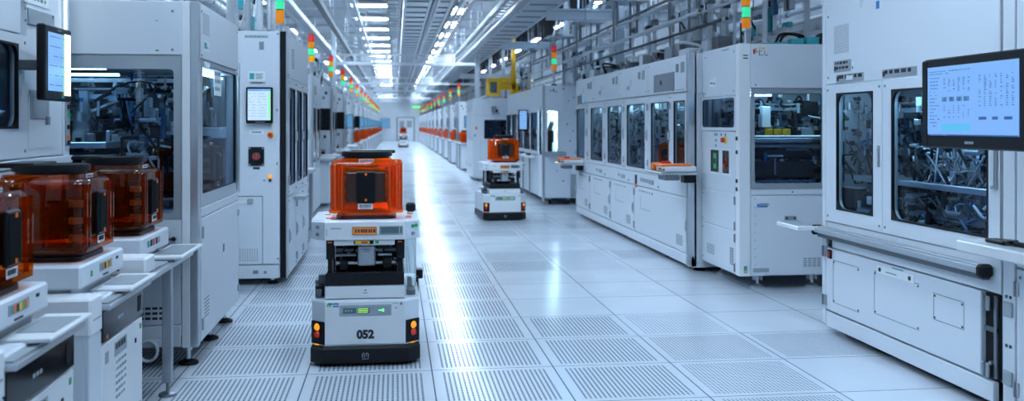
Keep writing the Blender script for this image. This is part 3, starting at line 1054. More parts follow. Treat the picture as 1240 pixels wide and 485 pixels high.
    b.box(-0.05, 0.02, 0.609, 0.623, -0.004, -0.003, 'yellow'); b.box(-0.02, 0.012, 0.611, 0.619, -0.003, -0.002, 'red')
    b.box(0.048, 0.066, 0.609, 0.622, -0.006, -0.003, 'green')
    b.build('label_strip', t)
    for sx in (-1, 1):
        mid = Vector((sx * 0.235, 0.029, 0)); nrm = Vector((sx * 0.604, -0.797, 0))
        for k, (dx, z) in enumerate(((0.0, 0.692), (0.02 * sx, 0.694), (0.0, 0.655))):
            if sx < 0 and k == 1: continue
            m = MB(); v = mid + Vector((dx * 0.8, abs(dx) * 0.6, 0))
            a = v + nrm * 0.0; e = v + nrm * 0.006
            m.cyl((a.x, a.y, z), (e.x, e.y, z), 0.009, ('green' if k < 2 and sx > 0 else 'ink_grey'), n=14)
            m.build('button', t)
    # clear rear guard, rear column, side bumpers and shoulder brackets
    b = MB()
    b.box(0.200, 0.256, 0.30, 0.306, 0.34, 0.628, 'acrylic'); b.box(0.252, 0.258, 0.306, 0.62, 0.34, 0.628, 'acrylic')
    b.build('clear_guard', t)
    b = MB()
    b.box(0.262, 0.300, 0.52, 0.60, 0.345, 0.395, 'black', 0.005)
    b.box(0.260, 0.275, 0.50, 0.62, 0.22, 0.36, 'black', 0.004)
    b.build('side_bumper', t)
    for q in ((-0.255, -0.212, 0.12, 0.18, 0.330, 0.385, 'black'), (-0.262, -0.215, 0.20, 0.30, 0.330, 0.40, 'grey_dark'), (-0.25, -0.22, 0.08, 0.11, 0.330, 0.37, 'grey_dark'), (-0.245, -0.205, 0.185, 0.198, 0.330, 0.43, 'grey_dark'), (0.205, 0.25, 0.10, 0.22, 0.330, 0.36, 'grey_dark'), (0.21, 0.235, 0.23, 0.28, 0.330, 0.40, 'plate')):
        b = MB()
        b.box(*q, 0.004)
        b.build('side_bracket', t)
    b = MB()
    b.box(-0.18, 0.18, 0.50, 0.60, 0.39, 0.628, 'white_dull', 0.004)
    b.build('rear_column', t)
    b = MB()
    b.box(0.205, 0.258, 0.42, 0.48, 0.727, 0.775, 'black', 0.01)
    b.build('lidar_sensor', t)
    return t


robot = make_robot('white transport robot numbered 052 with black bumper, nearest in the aisle')
robot.location = (-0.145, 4.70, 0)
RF = Fr((0, 0, 0), '-y')
pod0.location = (-0.143, 4.70 + 0.195, 0.727)
r2 = copy_tree(robot, (1.375, 11.62, 0), 0.06, 'white transport robot under an orange pod, beside the right machine row mid-aisle')
p2 = copy_tree(pod0, (1.375, 11.62 + 0.195, 0.727), 0.06, 'orange wafer pod on the transport robot beside the right machine row')
r3 = copy_tree(robot, (0.45, 50.0, 0), 0.0, 'tiny far-off transport robot in front of the end wall door')
p3 = copy_tree(pod0, (0.45, 50.2, 0.727), 0.0, 'tiny orange wafer pod on the far robot near the end wall')
# the number plate lettering belongs to the nearest robot only
lettering('number_lettering', '052', Fr((0, 0, 0), '-y').__class__((-0.145, 4.70, 0), '-y'), 0.0, 0.158, 0.0065, 0.056, 'ink', robot, bold=0.0032)

# ------------------------------------------------------------------ left side, near
# tall process machine at the left edge
t = thing('process_machine', 'tall white machine at the left frame edge with wall monitor and glowing edge strip', 'process machine', (-1.9, 3.6, 0))
F = Fr((-1.55, 2.2, 0), '+x')          # a runs away from the camera, 0..2.5
b = MB(F)
b.box(0.0, 2.5, 0.05, 1.06, -0.9, -0.03, 'white_dull')
b.box(0.0, 2.5, 1.58, 2.3, -0.9, -0.03, 'white', 0.004)
b.box(0.0, 2.5, 1.06, 1.58, -0.9, -0.86, 'white_dull')
b.box(2.42, 2.5, 1.06, 1.58, -0.9, -0.03, 'white')
b.box(0.0, 0.04, 1.06, 1.58, -0.9, -0.03, 'white')
b.box(0.0, 2.5, 1.02, 1.055, -0.03, 0.02, 'white', 0.004)
b.box(0.0, 2.5, 0.97, 1.015, -0.03, 0.008, 'white_dull', 0.004)
b.box(0.0, 2.5, 0.05, 0.965, -0.03, 0.0, 'white', 0.004)
b.build('body', t)
for y in (2.4, 4.5):
    foot('levelling_foot', t, -1.75, y, 0.06)
interior(t, F, 0.06, 2.1, 1.07, 1.57, 0.8, 31, lamp=None, dense=30)
door(t, F, 0.3, 1.99, 1.06, 1.575, (0.36, 1.89, 1.19, 1.53), 0.05, hinge='l', name='door', handle=False)
b = MB(F)
b.box(1.995, 2.42, 1.06, 2.25, -0.03, -0.004, 'white', 0.003)
b.box(0.0, 1.93, 1.58, 2.25, -0.03, -0.002, 'white', 0.003)
b.box(2.0, 2.30, 1.63, 1.70, -0.004, 0.004, 'plate', 0.002)
screws(b, 1.96, 2.28, 1.64, 1.69, 0.004, 0.006)
b.box(2.01, 2.28, 1.10, 1.33, -0.004, 0.0, 'white')
b.box(2.02, 2.24, 1.225, 1.35, -0.004, 0.003, 'plate', 0.002)
b.box(2.05, 2.2, 1.24, 1.335, 0.003, 0.004, 'grey')
b.box(1.5, 1.52, 1.2, 1.27, 0, 0.012, 'plate', 0.003)
b.box(2.20, 2.23, 1.20, 1.24, -0.004, 0.012, 'ink_grey', 0.003)
sticker(b, 1.2, 1.6, 1.03, 1.045, 0.02, 'plate', 'ink', 1, 4, ('red',))
b.build('front_panel', t)
b = MB(F)
sticker(b, 1.96, 2.25, 1.72, 1.82, -0.003, 'paper', 'ink_grey', 3, 8, ('green', 'logo_blue'))
b.build('notice', t)
b = MB(F)
b.box(2.42, 2.5, 1.02, 2.28, -0.03, 0.004, 'white', 0.004)
b.build('corner_post', t)
b = MB(F)
b.box(2.425, 2.445, 1.58, 2.2, 0.004, 0.010, 'lamp_strip')
b.build('light_strip', t)
b = MB(F)
b.box(2.435, 2.485, 1.10, 1.34, 0.004, 0.012, 'grey', 0.002)
for k, (z, m) in enumerate(((1.315, 'orange'), (1.285, 'black'), (1.25, 'green'), (1.19, 'black'), (1.14, 'orange'), (1.115, 'black'))):
    b.box(2.445, 2.475, z - 0.01, z + 0.01, 0.012, 0.017, m)
b.build('indicator_column', t)
FM = Fr((-1.40, 3.97, 0), '+x')
m = monitor(t, FM, 0.0, 0.31, 1.30, 1.61, 0.035, 0.03, 'doc', 2, 0.04)
b = MB(FM); b.box(0.215, 0.285, 1.325, 1.585, 0.003, 0.005, 'lamp_strip'); b.box(0.208, 0.215, 1.33, 1.585, 0.003, 0.005, 'led_lime'); b.build('status_bar', m)
b = MB(FM); b.box(0.12, 0.20, 1.43, 1.47, -0.15, -0.035, 'grey_dark', 0.004); b.build('bracket', m)
b = MB(FM); b.box(0.19, 0.22, 1.312, 1.324, 0, 0.001, 'teal'); b.box(0.14, 0.19, 1.592, 1.598, 0, 0.001, 'ink_grey'); b.build('marking', m)

# load ports with pedestal
def pedestal(label, y0):
    t = thing('load_port', label, 'load port', (-1.25, y0 + 0.32, 0), 'load ports along the left machine')
    F = Fr((-0.995, y0, 0), '+x')
    b = MB(F)
    b.box(0.0, 0.64, 0.03, 0.60, -0.52, -0.012, 'white', 0.006)
    b.box(-0.004, 0.12, 0.50, 0.628, -0.53, 0.004, 'offwhite', 0.008)
    b.box(0.0, 0.12, 0.03, 0.50, -0.016, 0.0, 'white', 0.004)
    for z in (0.55,):
        b.box(0.02, 0.10, z, z + 0.004, 0.004, 0.005, 'ink_grey')
    b.build('pedestal', t)
    b = MB(Fr((-0.995, y0, 0), '-y'))
    b.box(-0.40, -0.30, 0.552, 0.556, 0.005, 0.007, 'plate'); b.box(-0.32, -0.30, 0.545, 0.56, 0.005, 0.007, 'plate')
    b.build('marking', t)
    d = MB(F)
    d.box(0.125, 0.64, 0.05, 0.44, -0.012, 0.0, 'offwhite', 0.003)
    sticker(d, 0.27, 0.42, 0.37, 0.42, 0, 'plate', 'ink', 1, 5)
    sticker(d, 0.27, 0.42, 0.20, 0.36, 0, 'paper', 'ink_grey', 6, 6, ('plate', 'ink_grey', 'ink_grey'))
    d.box(0.53, 0.545, 0.36, 0.378, 0, 0.004, 'ink', 0.002); d.box(0.6, 0.62, 0.40, 0.42, 0, 0.002, 'green'); d.box(0.16, 0.2, 0.37, 0.41, 0, 0.001, 'plate')
    d.box(0.58, 0.60, 0.08, 0.12, 0, 0.008, 'plate', 0.003)
    d.build('door', t)
    g = MB(F)
    g.box(0.125, 0.635, 0.452, 0.56, -0.012, 0.004, 'black_gloss', 0.002)
    g.box(0.56, 0.60, 0.475, 0.535, 0.004, 0.006, 'black_matte')
    for k in range(3):
        g.box(0.30 + k * 0.025, 0.318 + k * 0.025, 0.50, 0.512, 0.004, 0.0046, 'plate')
    g.box(0.16, 0.175, 0.46, 0.472, 0.004, 0.006, 'orange')
    g.build('control_panel', t)
    s = MB(F)
    s.box(0.12, 0.66, 0.565, 0.585, -0.12, 0.03, 'alu', 0.003)
    s.box(0.13, 0.62, 0.585, 0.590, -0.10, 0.018, 'grey')
    s.box(0.30, 0.66, 0.597, 0.610, -0.09, 0.05, 'offwhite', 0.003); s.box(0.38, 0.6, 0.610, 0.612, -0.07, 0.035, 'grey')
    s.build('tray', t)
    p = MB(F)
    p.box(0.10, 0.60, 0.640, 0.722, -0.50, -0.06, 'white', 0.008)
    p.box(0.12, 0.58, 0.60, 0.640, -0.48, -0.10, 'white_dull', 0.004)
    p.F = Fr((-1.055, y0, 0), '+x')
    p.box(0.30, 0.44, 0.672, 0.702, 0, 0.003, 'plate'); 
    for k, mm in enumerate(('teal', 'orange', 'ink', 'yellow', 'green', 'orange')):
        p.box(0.31 + k * 0.02, 0.325 + k * 0.02, 0.676, 0.698, 0.003, 0.004, mm)
    p.box(0.20, 0.215, 0.67, 0.69, 0, 0.003, 'green'); p.box(0.5, 0.52, 0.69, 0.70, 0, 0.003, 'ink'); p.box(0.34, 0.4, 0.652, 0.658, 0, 0.002, 'black')
    p.F = Fr((-1.055, y0 + 0.10, 0), '-y')
    p.cyl((-0.38, 0.672, 0), (-0.38, 0.672, 0.012), 0.012, 'ink', n=10); p.box(-0.38, -0.34, 0.668, 0.676, 0.004, 0.01, 'ink')
    p.build('pod_plate', t)
    for y in (y0 + 0.08, y0 + 0.56):
        foot('levelling_foot', t, -1.2, y, 0.04)
    return t


pedestal('load port nearest the camera at the left frame edge, with dark glossy control strip', 2.42)
pedestal('load port second from the left frame edge, with label sheet on its door', 3.22)
# third: open table on legs
t = thing('load_table', 'white load table on metal legs in front of the glazed left machine', 'load table', (-1.25, 4.25, 0))
F = Fr((-0.995, 3.98, 0), '+x')
b = MB(F)
b.box(-0.06, 0.74, 0.565, 0.592, -0.44, 0.02, 'alu', 0.004)
b.box(-0.04, 0.72, 0.592, 0.60, -0.42, 0.0, 'grey', 0.002)
b.build('table_top', t)
b = MB(F)
b.box(0.30, 0.76, 0.604, 0.618, -0.09, 0.06, 'offwhite', 0.003); b.box(0.36, 0.7, 0.618, 0.620, -0.07, 0.045, 'plate')
b.box(0.3, 0.76, 0.592, 0.604, -0.07, 0.03, 'steel')
b.build('tray', t)
b = MB(F)
b.box(-0.075, 0.07, 0.594, 0.665, -0.30, 0.002, 'offwhite', 0.008)
b.F = Fr((-0.995, 3.905, 0), '-y')
b.box(-0.15, -0.10, 0.615, 0.622, 0, 0.002, 'ink'); b.box(-0.14, -0.11, 0.622, 0.632, 0, 0.002, 'green'); b.box(-0.135, -0.12, 0.636, 0.648, 0, 0.002, 'teal')
b.build('end_block', t)
b = MB(F)
b.box(0.10, 0.58, 0.640, 0.722, -0.50, -0.06, 'white', 0.008); b.box(0.12, 0.56, 0.60, 0.64, -0.48, -0.10, 'white_dull', 0.004)
b.F = Fr((-1.055, 3.98, 0), '+x')
for k, mm in enumerate(('teal', 'ink', 'red', 'ink', 'plate')):
    b.box(0.2 + k * 0.045, 0.225 + k * 0.045, 0.672, 0.70, 0, 0.003, mm)
b.F = Fr((-1.055, 4.08, 0), '-y'); b.cyl((-0.38, 0.67, 0), (-0.38, 0.67, 0.012), 0.012, 'ink', n=10)
b.build('pod_plate', t)
for y, x in ((4.30, -1.0), (4.64, -1.36), (3.96, -1.36)):
    b = MB()
    b.box(x - 0.02, x + 0.02, y - 0.02, y + 0.02, 0.06, 0.565, 'alu_brushed', 0.003)
    b.cyl((x, y, 0.02), (x, y, 0.06), 0.008, 'steel', n=8)
    b.cyl((x, y, 0.001), (x, y, 0.012), 0.04, 'steel', 0.038, 16); b.cyl((x, y, 0.012), (x, y, 0.022), 0.038, 'steel', 0.012, 16)
    b.build('leg', t)

amber0.location = (-1.235, 2.42 + 0.345, 0.722)
amber0.rotation_euler = (0, 0, pi / 2)
copy_tree(amber0, (-1.235, 3.22 + 0.345, 0.722), pi / 2, 'dark amber wafer pod on the second load port from the left frame edge')
copy_tree(amber0, (-1.235, 3.98 + 0.345, 0.722), pi / 2, 'dark amber wafer pod on the load table in front of the glazed left machine')

# glazed handling machine (left)
t = thing('glazed_machine', 'white machine with glazed front and side beside the three amber pods', 'glazed machine', (-1.6, 5.35, 0))
x0, x1, ya, yb, H = -2.25, -0.968, 4.78, 5.95, 1.81
b = MB()
b.box(x0, x1 - 0.004, ya + 0.004, yb, 0.16, 0.735, 'white')
b.box(x0, x1 - 0.01, ya + 0.01, yb, 1.50, H, 'white', 0.004)
b.box(x0, x0 + 0.04, ya, yb, 0.735, 1.50, 'white_dull')
b.box(x0, x1 - 0.02, yb - 0.04, yb, 0.735, 1.50, 'white_dull')
b.box(x0 + 0.1, x1 - 0.06, ya + 0.06, yb - 0.05, 0.10, 0.16, 'grey_dark')
b.build('body', t)
F = Fr((x0, ya, 0), '-y')
W = x1 - x0
b = MB(F)
b.box(0.0, W - 0.075, 1.545, H, -0.01, 0.004, 'white', 0.003)
screws(b, 0.1, W - 0.12, 1.57, 1.76, 0.004, 0.006)
b.box(W - 0.2, W - 0.19, 1.71, 1.715, 0.004, 0.005, 'teal'); b.box(W - 0.2, W - 0.185, 1.562, 1.57, 0.004, 0.005, 'green')
b.build('fascia', t)
b = MB(F)
b.ring(0.0, W - 0.078, 0.735, 1.540, (0.05, W - 0.115, 0.765, 1.475), 0.02, -0.012, 0.002, 'plate', 'black')
o = b.build('window_frame', t)
b = MB(F); b.box(0.04, W - 0.105, 0.755, 1.485, -0.01, -0.006, 'glass'); b.build('window_pane', o)
b = MB()
b.box(x1 - 0.076, x1 - 0.036, ya - 0.006, ya + 0.04, 0.10, H, 'offwhite', 0.003)
b.box(x1 - 0.036, x1 + 0.004, ya - 0.006, ya + 0.045, 0.10, H, 'alu', 0.004)
b.build('corner_post', t)
b = MB(F)
b.box(0.3, W - 0.08, 0.215, 0.73, -0.004, 0.004, 'white_dull', 0.003)
b.box(0.3, W - 0.08, 0.105, 0.21, -0.004, 0.008, 'white_dull', 0.003)
vent(b, W - 0.42, W - 0.12, 0.235, 0.31, 0.004, 9, 3)
b.cyl((W - 0.11, 0.64, 0.004), (W - 0.11, 0.64, 0.03), 0.012, 'steel', n=10); b.box(W - 0.14, W - 0.1, 0.632, 0.645, 0.02, 0.03, 'steel')
b.build('lower_panel', t)
b = MB(F)
cx = W - 0.23
for k in range(3):
    b.curve([(cx + 0.045 * cos(q * pi / 5), 0.095 + 0.05 * sin(q * pi / 5), 0.02 + 0.006 * k) for q in range(11)], 0.007, 'cable', seg=2)
b.curve([(cx, 0.145, 0.02), (cx + 0.06, 0.14, 0.0), (cx + 0.1, 0.15, -0.03)], 0.007, 'cable')
b.build('cable_coil', t)
S = Fr((x1, ya, 0), '+x')
D = yb - ya
b = MB(S)
b.box(0.05, D, 1.535, H, -0.012, 0.004, 'white', 0.003)
screws(b, 0.07, D - 0.03, 1.55, H - 0.04, 0.004, 0.006)
vent(b, 0.10, 0.27, 1.66, H - 0.04, 0.004, 8, 12, 'ink_grey', True)
b.box(0.10, 0.26, 1.575, 1.63, 0.004, 0.006, 'paper'); b.box(0.13, 0.19, 1.59, 1.62, 0.006, 0.007, 'teal'); b.box(0.16, 0.23, 1.595, 1.60, 0.006, 0.0072, 'ink_grey')
b.build('side_fascia', t)
b = MB(S)
b.ring(0.05, D, 0.785, 1.525, (0.095, D - 0.075, 0.85, 1.505), 0.02, -0.012, 0.004, 'alu', 'black')
b.box(D - 0.06, D - 0.02, 0.80, 1.50, 0.004, 0.02, 'alu', 0.004)
o = b.build('side_window_frame', t)
b = MB(S); b.box(0.085, D - 0.065, 0.84, 1.515, -0.01, -0.006, 'glass'); b.build('window_pane', o)
b = MB(S); sticker(b, 0.42, 0.62, 1.36, 1.5, 0.0, 'paper', 'ink_grey', 3, 3, ('teal',)); b.build('notice', t)
b = MB(S); b.box(0.12, 0.2, 1.49, 1.52, 0.004, 0.02, 'offwhite', 0.004); b.build('sensor_block', t)
b = MB(S)
b.box(0.05, D, 0.735, 0.782, -0.004, 0.006, 'white', 0.003)
b.box(0.05, D, 0.115, 0.730, -0.004, 0.008, 'white', 0.004)
b.box(0.62, 0.68, 0.47, 0.545, 0.008, 0.0095, 'paper'); b.box(0.63, 0.645, 0.485, 0.53, 0.0095, 0.010, 'ink'); b.box(0.655, 0.67, 0.485, 0.53, 0.0095, 0.010, 'ink')
for z in (0.2, 0.66):
    b.box(0.055, 0.08, z - 0.03, z + 0.03, 0.008, 0.016, 'plate', 0.003)
    b.box(D - 0.05, D - 0.02, z - 0.02, z + 0.02, 0.008, 0.016, 'plate', 0.003)
for k in range(6):
    b.box(0.12, 0.24, 0.22 + k * 0.018, 0.226 + k * 0.018, 0.008, 0.009, 'ink_grey')
b.build('side_door', t)
for x, y in ((-1.03, 4.86), (-1.03, 5.86), (-2.1, 4.86), (-2.1, 5.86), (-1.03, 5.4)):
    foot('levelling_foot', t, x, y, 0.115, 'rubber', 0.05)
interior(t, F, 0.06, W - 0.45, 0.745, 1.49, 1.128, 5, lamp='lamp_blue', lampspan=(0.62, 0.98), dense=60, back='grey_dark', pal=PAL + ['white_dull', 'alu'], stage=0.52)
b = MB(S)
clutter(b, 0.30, D - 0.06, 1.19, 1.48, -0.42, -0.08, 90, 6, PAL + ['blue_anod', 'alu', 'teal', 'black'], 0.01, 0.06)
b.box(0.93, D - 0.05, 1.12, 1.185, -0.5, -0.05, 'white_dull', 0.004); b.box(D - 0.09, D - 0.045, 0.74, 1.49, -0.5, -0.06, 'grey_dark')
b.box(0.2, D - 0.1, 1.475, 1.485, -0.10, -0.07, 'lamp_cyan')  # glowing strip added to light the inside, not part of the valves
b.build('valve_block', t)
b = MB(F)
clutter(b, W - 0.42, W - 0.14, 0.95, 1.46, -0.5, -0.1, 60, 9, PAL + ['black', 'black_matte'], 0.01, 0.07)
b.build('wiring_block', t)
b = MB(F)
for (a, z, l) in ((0.30, 0.9, 0.3), (0.62, 0.95, 0.2)):
    b.box(a, a + l, z - 0.02, z + 0.1, -0.45, -0.2, 'black', 0.01)
b.box(0.05, W - 0.13, 1.42, 1.44, -0.3, -0.26, 'alu'); b.box(0.10, 0.14, 0.74, 1.49, -0.16, -0.1, 'alu'); b.box(0.24, 0.27, 0.74, 1.49, -0.5, -0.45, 'alu_brushed'); b.box(W - 0.16, W - 0.13, 0.74, 1.49, -0.5, -0.45, 'alu_brushed')
b.build('frame_profile', t)
wm = copy_tree(amber0, (-1.172, 5.50, 0.8005), pi / 2, 'amber wafer pod behind the side window of the glazed left machine')
b = MB(); b.box(-1.34, -1.0, 5.32, 5.68, 0.785, 0.80, 'grey'); b.box(-1.25, -1.1, 5.42, 5.58, 0.737, 0.785, 'grey_dark'); b.build('pod_plate', t)

# ------------------------------------------------------------------ tower cabinet with screen (left)
def tower_front(t, X1, Y, near=True):
    """front panels of the tall cabinet; face looks at -y, right edge at X1"""
    F = Fr((X1, Y, 0), '-y')            # a is negative to the left
    b = MB(F)
    b.box(-1.2, -0.006, 0.16, 1.90, -0.02, 0.0, 'white', 0.004)
    b.box(-1.2, -0.006, 0.055, 0.15, -0.02, 0.004, 'white', 0.003)
    for z in (1.66, 0.72):
        b.box(-0.30, -0.295, 0.7, 1.66, 0, 0.001, 'ink_grey')
    b.box(-0.26, -0.09, 1.848, 1.868, 0, 0.002, 'plate')
    for k in range(5):
        b.cyl((-0.25 + k * 0.032, 1.858, 0.002), (-0.25 + k * 0.032, 1.858, 0.005), 0.006, 'green' if k in (0, 3) else 'ink_grey', n=8)
    b.box(-0.155, -0.12, 1.76, 1.82, 0, 0.002, 'ink_grey')
    screws(b, -1.1, -0.02, 0.2, 1.88, 0, 0.007)
    for z in (0.9, 1.3):
        b.box(-0.03, -0.02, z, z + 0.02, 0, 0.004, 'ink_grey')
    b.box(-0.34, -0.335, 0.16, 0.69, 0, 0.001, 'ink')
    b.box(-0.34, -0.13, 0.665, 0.67, 0, 0.001, 'ink'); b.box(-0.132, -0.128, 0.16, 0.665, 0, 0.001, 'ink')
    b.box(-0.24, -0.20, 0.61, 0.65, 0, 0.012, 'plate', 0.004)
    b.box(-0.31, -0.25, 0.61, 0.63, 0, 0.006, 'offwhite', 0.003)
    b.box(-0.20, -0.16, 0.09, 0.115, 0.004, 0.008, 'ink_grey'); b.box(-0.12, -0.1, 0.09, 0.11, 0.004, 0.008, 'ink_grey')
    b.build('front_panel', t)
    b = MB(F); vent(b, -0.32, -0.16, 0.18, 0.28, 0.0, 9, 6, 'ink_grey', True); b.build('vent', t)
    b = MB(F)
    b.box(-0.232, -0.11, 1.527, 1.60, 0, 0.002, 'paper'); b.box(-0.225, -0.19, 1.54, 1.585, 0.002, 0.003, 'teal')
    for k in range(4):
        b.box(-0.18, -0.125 - 0.01 * (k % 2), 1.575 - k * 0.011, 1.581 - k * 0.011, 0.002, 0.003, 'ink_grey')
    b.build('notice', t)
    b = MB(F); b.box(-0.225, -0.11, 1.505, 1.522, 0, 0.002, 'plate'); b.box(-0.21, -0.13, 1.51, 1.517, 0.002, 0.003, 'ink'); b.build('notice', t)
    b = MB(F); b.box(-0.225, -0.12, 1.13, 1.16, 0, 0.002, 'paper'); b.box(-0.21, -0.14, 1.14, 1.15, 0.002, 0.003, 'ink_grey'); b.build('notice', t)
    FM = Fr((X1, Y - 0.045, 0), '-y')
    m = monitor(t, FM, -0.245, -0.052, 1.21, 1.48, 0.04, 0.014, 'list', 3, 0.024)
    b = MB(FM)
    for k in range(5):
        b.box(-0.175 + k * 0.014, -0.166 + k * 0.014, 1.217, 1.224, 0, 0.001, 'plate')
    b.box(-0.17, -0.13, 1.3, 1.4, -0.045, -0.04, 'black')
    b.build('marking', m)
    estop(t, F, -0.072, 1.125, 0.017)
    b = MB(F)
    b.box(-0.232, -0.118, 0.895, 1.035, 0, 0.012, 'black', 0.004)
    b.cyl((-0.175, 0.965, 0.012), (-0.175, 0.965, 0.02), 0.03, 'grey_dark', n=18)
    b.cyl((-0.175, 0.965, 0.02), (-0.175, 0.965, 0.03), 0.02, 'red', n=16); b.box(-0.18, -0.17, 0.945, 0.985, 0.03, 0.045, 'red', 0.003)
    screws(b, -0.222, -0.128, 0.905, 1.025, 0.012, 0.005, 'plate')
    b.box(-0.2, -0.15, 0.868, 0.885, 0, 0.002, 'ink')
    b.build('isolator_switch', t)
    b = MB(F)
    b.cyl((-0.075, 0.815, 0), (-0.075, 0.815, 0.016), 0.014, 'led_amber', n=14); b.cyl((-0.075, 0.785, 0), (-0.075, 0.785, 0.012), 0.012, 'ink', n=14)
    b.box(-0.125, -0.11, 0.78, 0.79, 0, 0.004, 'green')
    b.build('pilot_lamp', t)


def tower_cabinet(label, X1, Y, D, group=None):
    t = thing('equipment_cabinet', label, 'cabinet', (X1 - 0.6, Y + D / 2, 0), group)
    b = MB()
    b.box(X1 - 1.25, X1 - 0.055, Y + 0.02, Y + D, 0.055, 1.90, 'white', 0.004)
    b.box(X1 - 0.052, X1 - 0.012, Y + 0.012, Y + 0.1, 0.055, 1.90, 'black_matte')
    b.box(X1 - 0.012, X1 + 0.0, Y + 0.016, Y + 0.05, 0.05, 1.905, 'alu', 0.002)
    b.build('body', t)
    tower_front(t, X1 - 0.05, Y)
    S = Fr((X1, Y, 0), '+x')
    b = MB(S)
    b.box(0.10, D, 1.56, 1.90, -0.06, 0.0, 'white', 0.004)
    vent(b, 0.3, 0.5, 1.64, 1.8, 0, 7, 8, 'ink_grey', True)
    screws(b, 0.13, D - 0.04, 1.58, 1.87, 0)
    b.build('side_fascia', t)
    n = 3
    wd = (D - 0.10) / n
    for k in range(n):
        a = 0.10 + wd * k
        door(t, S, a + 0.003, a + wd - 0.003, 0.66, 1.555, (a + 0.07, a + wd - 0.09, 0.74, 1.48), 0.03, 0.03, 'white', 'glass', 'l', True)
        door(t, S, a + 0.003, a + wd - 0.003, 0.055, 0.65, None, hinge='r', handle=True)
    b = MB(S)
    b.box(0.5, 0.80, 0.60, 0.63, 0.0, 0.09, 'plate', 0.004)
    b.build('shelf', t)
    i = MB(S)
    i.box(0.12, D - 0.03, 0.70, 1.54, -0.075, -0.05, 'white_dull')
    for q in range(14):
        i.box(0.2 + q * 0.105, 0.23 + q * 0.105, 0.72, 1.5, -0.05, -0.04, ('grey', 'black', 'alu')[q % 3])
    i.build('inner_panel', t)
    for x, y in ((X1 - 0.12, Y + 0.1), (X1 - 0.12, Y + D - 0.1), (X1 - 1.1, Y + 0.1), (X1 - 1.1, Y + D - 0.1)):
        foot('levelling_foot', t, x, y, 0.06, 'rubber', 0.04)
    return t


T = tower_cabinet('tall white cabinet with lit touchscreen, emergency stop and black isolator, nearest left tower', -0.80, 7.15, 1.7)
signal_tower(T, -0.95, 7.95, 1.90, 0.50, 0.035, ('sig_amber', 'sig_green', 'sig_amber'))

# ------------------------------------------------------------------ right side, near: big machine with monitor
X = 2.48
t = thing('process_machine', 'large white machine at right with two rounded windows and a long guard rail', 'process machine', (3.1, 4.35, 0))
F = Fr((X, 5.17, 0), '-x')             # a runs towards the camera 0..1.60
W, H, DP = 1.60, 2.35, 1.25
b = MB(F)
b.box(0.0, W, 0.13, 0.64, -DP, -0.03, 'white_dull')
b.box(0.0, W, 1.43, H, -DP, -0.03, 'white')
b.box(0.0, W, 0.64, 1.43, -DP, -DP + 0.03, 'white_dull')
b.box(W - 0.03, W, 0.64, 1.43, -DP, -0.03, 'white_dull')
b.box(0.05, W - 0.02, 0.03, 0.13, -DP + 0.05, -0.05, 'black_matte')
b.box(-0.012, 0.0, 0.05, H, -DP, -0.04, 'white', 0.003)
b.box(-0.012, 0.028, 0.05, H, -0.04, 0.004, 'white', 0.004)
b.box(0.03, W - 0.05, 0.04, 0.125, -0.03, -0.002, 'white', 0.003)
b.build('body', t)
b = MB(F)
b.box(0.03, W - 0.003, 1.432, H, -0.03, 0.0, 'white', 0.003)
b.cyl((0.10, 1.955, 0.0), (0.10, 1.955, 0.002), 0.008, 'green', n=10)
b.box(0.60, 0.63, 1.80, 1.84, 0, 0.002, 'logo_blue')
screws(b, 0.06, W - 0.05, 1.47, 1.82, 0)
b.build('fascia', t)
b = MB(F); vent(b, 0.13, 0.305, 1.60, 1.76, 0.0, 18, 20, 'ink_grey', True); b.build('vent', t)
for a0, a1, z0, z1, sd in ((0.13, 0.33, 1.495, 1.56, 1), (0.16, 0.47, 1.437, 1.482, 2), (0.66, 0.98, 1.437, 1.482, 3)):
    b = MB(F); sticker(b, a0, a1, z0, z1, 0.0, 'plate', 'ink', 2 if sd == 1 else 1, sd, ('ink', 'black')); b.box(a0 + 0.008, a0 + 0.028, z0 + 0.01, z0 + 0.035, 0.0015, 0.003, 'ink')
    if sd == 2: b.box(a0 + 0.12, a0 + 0.19, z0 + 0.01, z0 + 0.035, 0.0015, 0.0035, 'paper')
    b.build('nameplate', t)
b = MB(F); b.box(0.34, 0.365, 1.50, 1.54, 0, 0.002, 'paper'); b.box(0.345, 0.36, 1.505, 1.52, 0.002, 0.003, 'teal'); b.build('notice', t)
door(t, F, 0.03, 0.655, 0.648, 1.428, (0.165, 0.56, 0.728, 1.372), 0.06, hinge=None)
door(t, F, 0.661, W - 0.003, 0.648, 1.428, (0.755, 1.515, 0.728, 1.372), 0.06, hinge=None, handle=False)
b = MB(F)
b.box(1.545, 1.585, 0.93, 1.14, 0, 0.012, 'plate', 0.006); b.box(1.553, 1.577, 0.945, 1.11, 0.012, 0.016, 'white_dull', 0.004)
b.build('latch', t)
interior(t, F, 0.10, W - 0.05, 0.66, 1.42, 0.75, 77, lamp='lamp_blue', dense=110, back='plate', pal=PAL + ['alu', 'cable', 'black', 'black_matte', 'white_dull'], stage=0.36)
b = MB(F); b.box(0.0, 0.012, 0.66, 1.42, -0.75, -0.065, 'plate'); clutter(b, 0.014, 0.10, 0.86, 1.36, -0.62, -0.08, 170, 51, ['black', 'grey_dark', 'black', 'steel', 'white_dull', 'black_matte', 'alu'], 0.006, 0.03)
b.box(0.014, 0.2, 0.66, 0.84, -0.6, -0.09, 'black_matte', 0.006); b.box(0.014, 0.22, 0.84, 0.85, -0.6, -0.08, 'plate')
for k in range(6): b.box(0.012, 0.02, 0.87, 1.37, -0.12 - 0.09 * k, -0.115 - 0.09 * k, 'grey_dark')
b.build('component_panel', t)
b = MB(F); b.box(0.5, 1.5, 1.385, 1.395, -0.14, -0.10, 'lamp_cyan'); b.box(1.0, 1.03, 0.8, 1.3, -0.45, -0.42, 'lamp_blue'); b.build('interior_lamp', t)  # added strips: one hidden to brighten the inside, one for blue highlights
